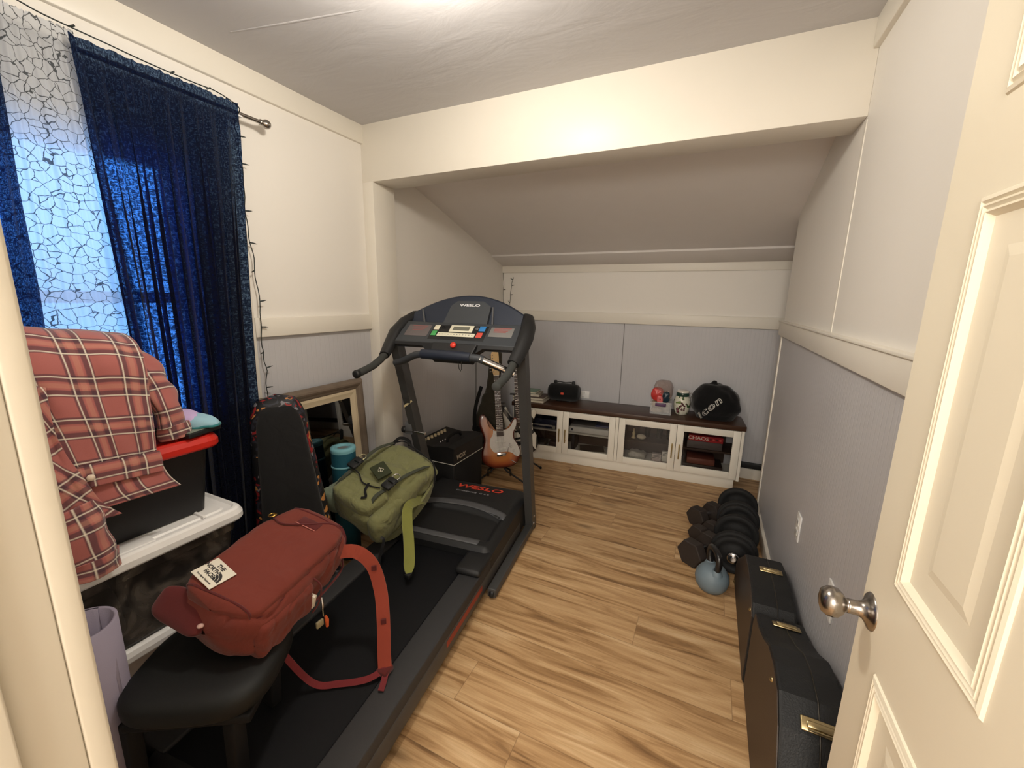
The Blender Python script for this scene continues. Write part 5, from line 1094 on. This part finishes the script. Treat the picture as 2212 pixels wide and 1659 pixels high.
def jar():
    c=cw(1.455,.205,TOP); T=Thing('ceramic_jar','white ceramic jar with grape painting and a green-banded lid, beside the black bag','jar',tuple(c))
    m,t,out=nt('jar_glaze'); p=N(t,'ShaderNodeBsdfPrincipled'); setp(p,rough=.15,coat=.5); L(t,p.outputs[0],out.inputs[0]); tc=N(t,'ShaderNodeTexCoord'); n=N(t,'ShaderNodeTexNoise',Scale=18.,Detail=1.); L(t,tc.outputs['Object'],n.inputs['Vector'])
    cr=N(t,'ShaderNodeValToRGB'); cr.color_ramp.interpolation='CONSTANT'; e=cr.color_ramp.elements; e[0].position=0; e[0].color=(*lin((74,96,62)),1); e[1].position=.40; e[1].color=(*lin((222,220,202)),1); x=e.new(.66); x.color=(*lin((120,140,84)),1); L(t,n.outputs['Fac'],cr.inputs[0]); L(t,cr.outputs[0],p.inputs['Base Color'])
    b=T.part('body',MB().lathe([(0,0),(.045,0),(.052,.006),(.062,.04),(.067,.08),(.066,.115),(.058,.145),(.046,.155),(.046,.16)],c,(0,0,1),36),m)
    T.part('lid_band',MB().lathe([(.047,.155),(.050,.158),(.050,.188),(.047,.190)],c,(0,0,1),32),mat('band_green',(38,66,56),.3,coat=.4)); T.part('lid',MB().lathe([(.050,.188),(.050,.196),(.040,.203),(.015,.204),(0,.203)],c,(0,0,1),32),mat('lid_cream',(226,218,206),.2,coat=.5))
    T.part('clasp',MB().tube(curve([c+Vector((.050,-.01,.175)),c+Vector((.066,-.012,.19)),c+Vector((.07,-.012,.165)),c+Vector((.055,-.01,.14))]),.0022,6),CHROME)
    gm=mat('grape_purple',(92,38,46),.25,coat=.4); rnd=random.Random(3)
    vd=Vector((.15,-1,0)).normalized(); sd=Vector((0,0,1)).cross(vd)
    for k in range(16):
        a=rnd.uniform(-.42,.36); z=.075+rnd.uniform(-.03,.035); d=(vd*math.cos(a)-sd*math.sin(a)); T.part('painted_grape',MB().sphere(c+d*.0652+Vector((0,0,z)),.0075,seg=10,rings=6),gm,parent=b)
    for a,z in ((.62,.05),(.55,.035)): d=(vd*math.cos(a)+sd*-math.sin(a)); T.part('painted_grape',MB().sphere(c+d*.062+Vector((0,0,z)),.013,sz=1.3,seg=10,rings=6),gm,parent=b)
jar()
def iconbag():
    c=cw(1.712,.185,TOP); T=Thing('helmet_bag','black cloth helmet bag with white icon lettering, at the right end of the cabinet','bag',tuple(c))
    BK=fabric('helmet_bag_cloth',(13,13,15),weave=500,fold=.3,fs=7)
    def f(a,q):
        an=a*2*PI; t=q
        r=math.sin(min(1,t*1.15)*PI/2)**.75 if t<.87 else 1-.25*((t-.87)/.13)
        z=.285*(1-t)**.75 if t<.87 else .062*(1-(t-.87)/.13)
        z=.285*math.cos(t*PI/2)**.8
        x=.185*r*math.copysign(abs(math.cos(an))**.85,math.cos(an)); y=.135*r*math.copysign(abs(math.sin(an))**.85,math.sin(an))
        d=.012*noise.noise(Vector((x*14,y*14,z*14)))
        lean=-.0*z
        return c+CM.to_3x3()@Vector((x*(1+d*5)-.03*(z/.285)**2,y*(1+d*5),max(0,z+d*(z>.02))))
    b=MB().grid(f,64,36,True); T.part('body',b,BK)
    k=c+CM.to_3x3()@Vector((-.03,0,.278)); T.part('gathered_top',MB().tube([k,k+Vector((.002,0,.018)),k+Vector((.004,0,.03))],[.035,.020,.012],14),BK); T.part('drawstring',MB().tube(curve([k+Vector((-.03,-.02,.01)),k+Vector((-.05,-.05,-.03)),k+Vector((-.055,-.08,-.06))]),.003,6),BLKF)
    # lettering laid on the cloth, facing the doorway, slanting upward
    n0=(Vector((1.93,-2,1.46))-c); n0.z=.0; n0.normalize(); nn=(n0+Vector((0,0,.35))).normalized(); ux=Vector((0,0,1)).cross(n0).normalized(); uy=nn.cross(ux)
    o=c+n0*.128+ux*-.045+Vector((0,0,.105)); M=frame(o,ux,uy,nn)@Matrix.Rotation(math.radians(46),4,'Z')
    me=text_mesh('icon',.075,.001,sx=1.5,shear=.15,off=.0022,space=1.12); me2=text_mesh('icon',.075,.001,sx=1.5,shear=.15,off=-.0012,space=1.12)
    # drape the lettering on the cloth
    bpy.context.view_layer.update()
    from mathutils.bvhtree import BVHTree
    bv=BVHTree.FromPolygons([v for v in b.v],[f_ for f_ in b.f]);
    def drape(me,h):
        for v in me.vertices:
            p=M@v.co+nn*.08; hit=bv.ray_cast(p,-nn); 
            q=hit[0]+nn*(h+v.co.z) if hit[0] is not None else M@v.co
            v.co=T.X@q
    drape(me,.0015); lt=T.part('lettering',me,mat('logo_white_ink',(214,212,204),.6)); drape(me2,.0030); T.part('lettering_fill',me2,BLKM,parent=lt)
iconbag()
# things behind the cabinet doors
def inside():
    Z1=.101; Z2=.289
    def bx(name,label,cat,x0,x1,y0,y1,z0,z1,c,extra=None,rot=0): return cbox(name,label,cat,x0,x1,y0,y1,z0,z1,mat('m_'+name+str(int(x0*1e3+z0*1e4)),c,.5,var=.1,vscale=30),rot,extra=extra)
    bx('storage_case','dark navy case on the shelf behind the first cabinet door','case',.15,.44,.08,.28,Z2,Z2+.085,(22,28,56))
    bx('game_case','pale strip-edged box on the shelf behind the first cabinet door','box',.17,.37,.07,.078,Z2+.02,Z2+.035,(170,168,160)); bx('small_box','small grey box at the right of the first cabinet door shelf','box',.372,.40,.055,.075,Z2,Z2+.035,(140,136,124))
    bx('small_box','grey tray of small things at the bottom behind the first cabinet door','box',.17,.30,.07,.2,Z1,Z1+.045,(104,98,92)); bx('small_box','dark reddish box at the bottom right behind the first cabinet door','box',.34,.45,.08,.22,Z1,Z1+.06,(70,48,52))
    def dots(T,hx,hy,h): T.part('print',MB().box(-hx+.015,-hx+.035,-hy-.001,-hy,.012,.032),DGREY)
    bx('game_console','long white electronic box on the shelf behind the second cabinet door','console',.53,.88,.07,.26,Z2+.001,Z2+.05,(206,202,194),dots); bx('paper_stack','grey papers on top of the white electronic box','papers',.54,.86,.09,.25,Z2+.051,Z2+.068,(116,112,108)); bx('disc_case','blue-edged disc case on the papers, second cabinet door','case',.76,.88,.08,.22,Z2+.069,Z2+.083,(60,66,100))
    bx('framed_picture','flat framed picture lying at the bottom behind the second cabinet door','picture',.60,.85,.08,.27,Z1,Z1+.016,(196,188,168),lambda T,hx,hy,h: T.part('print',MB().box(-hx+.015,hx-.015,-hy+.015,hy-.015,h,h+.002),mat('picture_dark',(70,60,54),.4)),rot=.22)
    bx('storage_case','dark case standing at the bottom left behind the second cabinet door','case',.545,.575,.1,.28,Z1,Z1+.15,(40,34,36))
    # third door
    def ovalish(name,label,cat,c,r,s,col): 
        p=cw(*c); return solo(name,MB().sphere(p,r,*s),mat('m_%s%d'%(name,int(c[0]*1e3)),col,.4),label,cat,loc=p-Vector((0,0,r*s[2])))
    ovalish('shell','pale oval seashell on the upper shelf behind the third cabinet door','shell',(1.155,.11,Z2+.0225),.04,(1,.7,.56),(196,184,160))
    p=cw(1.09,.12,Z2); T=Thing('figurine','small cream figurine on the upper shelf behind the third cabinet door','figurine',tuple(p)); T.part('base',MB().lathe([(0,0),(.018,0),(.02,.006),(.012,.012),(.010,.03),(.014,.045),(.008,.06),(.003,.072),(0,.075)],p,(0,0,1),18),mat('figurine_cream',(190,172,132),.4)); T.part('head',MB().sphere(p+Vector((0,0,.078)),.009),mat('figurine_cream2',(196,178,140),.4))
    for x,l in ((1.20,'drinking glass at the left of the upper shelf, third cabinet door'),(1.30,'drinking glass in the middle of the upper shelf, third cabinet door'),(1.38,'drinking glass at the right of the upper shelf, third cabinet door')):
        p=cw(x,.22,Z2); solo('drinking_glass',MB().lathe([(0,0),(.022,0),(.026,.09),(.0245,.09),(.021,.004),(0,.004)],p,(0,0,1),20),GLASSD,l,'glass','drinking glasses behind the third cabinet door',loc=p)
    T=Thing('packet_bag','clear bag of pale packets at the bottom left behind the third cabinet door','bag',tuple(cw(1.13,.12,Z1))); bagbody(T,'body',frame(cw(1.13,.12,Z1+.04),(1,0,0),(0,1,0),(0,0,1)),.15,.11,.08,mat('packets_pale',(176,170,158),.35,var=.3,vscale=50),ex=3,nz=.01,nsc=25,seed=70,cap=.25)
    def strips(T,hx,hy,h):
        for k in range(3): T.part('print_line',MB().box(-hx+.006,hx-.006-.006*k,-hy-.0008,-hy,h-.012-.011*k,h-.008-.011*k),DGREY)
    bx('small_box','white medicine box standing tall behind the third cabinet door','box',1.335,1.385,.07,.11,Z1+.03,Z1+.115,(218,212,198),strips); bx('small_box','white and red printed box left of the tall medicine box','box',1.255,1.33,.07,.12,Z1+.025,Z1+.085,(200,186,176),strips); bx('small_box','flat reddish box under the printed boxes, third cabinet door','box',1.25,1.395,.065,.14,Z1,Z1+.024,(158,110,96))
    # fourth door: board games
    def chaos(T,hx,hy,h):
        T.part('lid_front',MB().box(-hx-.002,hx+.002,-hy-.002,-hy+.001,.0,h),mat('game_red',(172,30,34),.4)); T.text('lettering','CHAOS',.040,frame((-.055,-hy-.0025,h/2),(1,0,0),(0,0,1),(0,-1,0)),mat('game_cream',(226,206,190),.5),ext=.0006,sx=1.15,off=.001)
        for k in range(4): T.part('lid_figure',MB().lathe([(0,.001),(.008,.001),(.009,0)],(.035+.024*k,-hy-.002,h*.5),(0,-1,0),10),mat('fig_dark%d'%k,(214,92,80) if k%2 else (96,20,26),.5))
    bx('board_game','red board game box with CHAOS lettering, top of the games behind the fourth cabinet door','board game',1.53,1.78,.07,.25,Z2+.062,Z2+.108,(130,24,28),chaos)
    bx('board_game','grey board game box directly under the red one, fourth cabinet door','board game',1.52,1.78,.065,.26,Z2,Z2+.060,(92,82,78))
    bx('board_game','brown and red picture-sided game box on the lower shelf, fourth cabinet door','board game',1.53,1.74,.07,.25,Z1+.052,Z1+.10,(120,66,52)); bx('board_game','dark flat game box at the very bottom, fourth cabinet door','board game',1.50,1.80,.06,.26,Z1,Z1+.05,(50,36,30))
inside()
# white adapter by the back outlet
solo('power_adapter',MB().box(.70,.73,YB-.05,YB-.001,.535,.56,bev=.004),WHITE,'small white power adapter behind the black barrel speaker','adapter') if False else None
#--SECTION-- weights and cases
IRON=mat('cast_iron',(24,23,23),.55,bump=.4,bscale=150,spec=.4); RUB=mat('rubber_plate',(18,18,19),.75,bump=.3,bscale=300); HEX=mat('hex_rubber',(46,38,34),.7,bump=.4,bscale=250)
def plate_prof(R,t): return [(.014,-t/2),(.05,-t/2),(.055,-t*.3),(R*.72,-t*.3),(R*.78,-t/2),(R-.004,-t/2),(R,-t/2+.004),(R,t/2-.004),(R-.004,t/2),(R*.78,t/2),(R*.72,t*.3),(.055,t*.3),(.05,t/2),(.014,t/2),(.014,-t/2)]
def plate_dumbbell(label,c,ax,R,gap=.16,grp='plate loaded dumbbells by the right wall'):
    ax=Vector(ax).normalized(); c=Vector((c[0],c[1],R)); T=Thing('plate_dumbbell',label,'dumbbell',(c.x,c.y,0),0,grp)
    T.part('bar',MB().tube([c-ax*(gap/2+.112),c+ax*(gap/2+.112)],.0125,14),CHROME); T.part('grip',MB().tube([c-ax*gap/2,c+ax*gap/2],.015,14),BLKM)
    for s in (-1,1):
        for k,(r,t) in enumerate(((R,.034),(R*.9,.028))):
            T.part('weight_plate',MB().lathe(plate_prof(r,t),c+ax*s*(gap/2+.025+k*.034),ax,40),RUB)
        T.part('collar',MB().lathe([(.0135,-.012),(.028,-.012),(.032,-.006),(.032,.006),(.028,.012),(.0135,.012)],c+ax*s*(gap/2+.094),ax,20),CHROME if s*ax.y<0 else IRON)
plate_dumbbell('black plate-loaded dumbbell nearest the guitar cases, its chrome collar facing the doorway',(2.185,.50),(.10,1,0),.118)
plate_dumbbell('black plate-loaded dumbbell farther along the right wall, toward the cabinet',(2.217,.90),(.04,1,0),.12)
def hexdb(label,c,ax,R,Lg):
    ax=Vector(ax).normalized(); side=Vector((0,0,1)).cross(ax).normalized(); ap=R*math.cos(PI/6); c=Vector((c[0],c[1],ap)); T=Thing('hex_dumbbell',label,'dumbbell',(c.x,c.y,0),0,'hexagonal dumbbells on the floor')
    hl=.062
    for s in (-1,1):
        hp=[(R*math.cos(PI/6+k*PI/3+PI/6-PI/6),R*math.sin(PI/6+k*PI/3)) for k in range(6)]; hp=[(R*math.cos(k*PI/3),R*math.sin(k*PI/3)) for k in range(6)]
        M=frame(c+ax*s*(Lg/2),side,(0,0,1),side.cross(Vector((0,0,1)))); 
        T.part('hex_head',MB().prism(hp,-hl/2,hl/2,M,bev=.006),HEX)
    T.part('handle',MB().tube(curve([c-ax*(Lg/2-.02),c-ax*Lg*.25,c,c+ax*Lg*.25,c+ax*(Lg/2-.02)]),[.013]*6+[.016]*13+[.013]*6,14),CHROME)
hexdb('hexagonal dumbbell farthest from the doorway, left of the far black plates',(2.03,.90),(.62,.78,0),.070,.15)
hexdb('hexagonal dumbbell between the other two, partly under the plates',(2.035,.665),(.62,.78,0),.062,.12)
hexdb('hexagonal dumbbell nearest the doorway, behind the blue-grey kettlebell',(2.015,.43),(.58,.81,0),.080,.16)
c=Vector((2.072,.185,0)); T=Thing('kettlebell','blue-grey kettlebell with a black handle on the floor in front of the dumbbells','kettlebell',tuple(c))
KB=mat('kettle_vinyl',(112,128,138),.5,bump=.15,bscale=120)
T.part('bell',MB().lathe([(0,0),(.045,0),(.06,.006),(.075,.03),(.082,.06),(.078,.09),(.062,.115),(.045,.13),(.0,.135)],c,(0,0,1),36),KB)
hd=Vector((-.35,.94,0)).normalized()
T.part('handle',MB().tube(curve([c-hd*.038+Vector((0,0,.115)),c-hd*.058+Vector((0,0,.165)),c-hd*.050+Vector((0,0,.205)),c-hd*.018+Vector((0,0,.220)),c+hd*.018+Vector((0,0,.220)),c+hd*.050+Vector((0,0,.205)),c+hd*.058+Vector((0,0,.165)),c+hd*.038+Vector((0,0,.115))]),.0155,14),mat('kettle_handle',(22,22,24),.35,coat=.3))
for s in (-1,1): T.part('neck',MB().lathe([(.030,0),(.024,.016),(.0175,.026)],c+hd*s*.043+Vector((0,0,.110)),(0,0,1),18),KB)
def gcase(name,label,out,x0,x1,latches,studs,mt,mtf):
    T=Thing(name,label,'guitar case',((x0+x1)/2,sum(p[0] for p in out)/len(out),0))
    M=frame((x0,0,0),(0,1,0),(0,0,1),(1,0,0))
    T.part('shell',MB().prism(out,0,x1-x0,M,bev=.008),mt); T.part('side_skin',MB().prism([(y*.985+.015*sum(p[0] for p in out)/len(out),.012+z*.955) for y,z in out],-.0015,.003,M),mtf,label='brownish side face')  # thin brown skin over one flat side of the black shell
    xm=(x0+x1)/2+.012
    P=[(y,z) for y,z in out if z>.02]
    T.part('lid_seam',MB().tube([(xm,y,z+.0005) for y,z in P],.0022,6),mat('seam_metal_'+name+str(int(x0*1e4)) ,(60,56,50),.35,metal=.5))
    for (y,z,ty,tz) in latches:
        t_=Vector((0,ty,tz)).normalized(); n_=Vector((0,-tz,ty)); n_=n_ if n_.z>0 or abs(n_.z)<.05 and n_.y<0 else -n_; o=Vector((xm,y,z)); Mf=frame(o,(1,0,0),t_,Vector((1,0,0)).cross(t_))
        if Mf.to_3x3()@Vector((0,0,1))@Vector((0,0,1))<-.3 or (Mf.to_3x3()@Vector((0,0,1))).y>.5: Mf=frame(o,(1,0,0),-t_,Vector((1,0,0)).cross(-t_))
        l=T.part('latch',MB().box(-.042,.042,-.016,.016,0,.006,Mf,bev=.006),BR); T.part('latch_hasp',MB().box(-.030,.030,-.008,.008,.005,.012,Mf,bev=.003).tube([Mf@Vector((-.028,-.011,.008)),Mf@Vector((.028,-.011,.008))],.003,8),BR,parent=l)
    for (y,z) in studs: T.part('stud',MB().lathe([(0,.007),(.004,.006),(.007,.002),(.0075,0)],(x0-.001,y,z),(-1,0,0),12),BR)
BR=mat('latch_brass',(190,172,130),.28,metal=1); CB=mat('case_black',(26,27,28),.55,bump=.5,bscale=220,spec=.4); CBF=mat('case_brown',(58,46,38),.5,bump=.3,bscale=220)
near=[(-.385,0),(-.385,.30),(-.40,.345),(-.50,.365),(-.60,.405),(-.69,.455),(-.78,.475),(-.87,.468),(-.93,.42),(-.985,.33),(-1.02,.22),(-1.03,.11),(-1.01,0)]
far=[(.305,0),(.305,.10),(.26,.16),(.10,.27),(.03,.325),(-.08,.345),(-.24,.345),(-.33,.335),(-.372,.30),(-.372,0)]
gcase('guitar_case','black hardshell guitar case nearest the door, brass latches, standing on edge by the right wall',near,2.19,2.34,[(-.455,.357,1,-.25),(-.915,.437,.8,.55)],[(-.80,.43),(-1.0,.15)],CB,CBF)
gcase('guitar_case','smaller black hardshell case between the near guitar case and the weights',far,2.185,2.33,[(-.10,.345,1,0)],[(.27,.02),(-.33,.30)],CB,CBF)

T=Thing('string_light','thin dark wire strung along the top edge of the curtains','string lights',(.10,-1.3,2.2))
T.part('wire',MB().tube(curve([(.10,-1.80,2.225),(.105,-1.62,2.235),(.115,-1.42,2.245),(.108,-1.33,2.238),(.118,-1.2,2.228),(.110,-1.08,2.226),(.118,-.95,2.222),(.112,-.86,2.226),(.105,-.775,2.205),(.06,-.762,2.185)]),.002,6),D.materials['wire_green'])
for k,(yy,zz) in enumerate(((-1.55,2.237),(-1.28,2.232),(-1.02,2.222),(-.90,2.22))): T.part('bulb',MB().tube([(.114,yy,zz),(.120,yy+.012,zz+.008)],.003,8),mat_bulb)
#--SECTION-- camera and light
cam=D.cameras.new('camera'); co=D.objects.new('camera',cam); COL.objects.link(co); SC.camera=co
r_=Vector((0.90347077,0.42829655,0.0173969)); u_=Vector((-0.10105151,0.17337136,0.97965859)); f_=Vector((-0.41656832,0.88685085,-0.19991597))
M=Matrix((r_,u_,-f_)).transposed().to_4x4(); M.translation=Vector((1.93328466,-2.0,1.4590076)); co.matrix_world=M
cam.sensor_fit='HORIZONTAL'; cam.sensor_width=36; cam.lens=899.68/2212*36; cam.clip_start=.01; cam.clip_end=50
T=Thing('ceiling_light','round frosted flush ceiling light just above the top of the view','ceiling light',(1.15,-1.0,2.30))
T.part('base',MB().lathe([(.0,.11),(.13,.11),(.135,.09),(.13,.085)],(1.15,-1.0,2.30),(0,0,1),40),WHITE)
T.part('shade',MB().lathe([(.0,.03),(.05,.034),(.09,.048),(.115,.068),(.12,.088)],(1.15,-1.0,2.30),(0,0,1),40),emis('frosted_glass_lit',(255,238,205),6))
def lamp(name,loc,energy,col,size,ty='POINT',rot=None,sy=None):
    l=D.lights.new(name,ty); l.energy=energy; l.color=col
    if ty=='POINT': l.shadow_soft_size=size
    else:
        l.size=size; l.shape='RECTANGLE'; l.size_y=sy or size
    o=D.objects.new(name,l); COL.objects.link(o); o.location=loc
    if rot: o.rotation_euler=rot
    return o
lamp('ceiling_lamp',(1.15,-1.0,2.275),25,(1,.93,.82),.07)
lamp('hall_fill',(1.9,-3.2,1.9),88,(1,.95,.87),.32)  # unseen fill light added in the hallway to brighten the alcove and right side
w=D.worlds.new('world'); SC.world=w; w.use_nodes=True; t=w.node_tree; bg=t.nodes['Background']; bg.inputs[0].default_value=(.16,.46,1.0,1); bg.inputs[1].default_value=3.0
SC.view_settings.view_transform='Standard'; SC.view_settings.look='None'; SC.view_settings.gamma=1; SC.view_settings.use_curve_mapping=False; SC.view_settings.exposure=.38
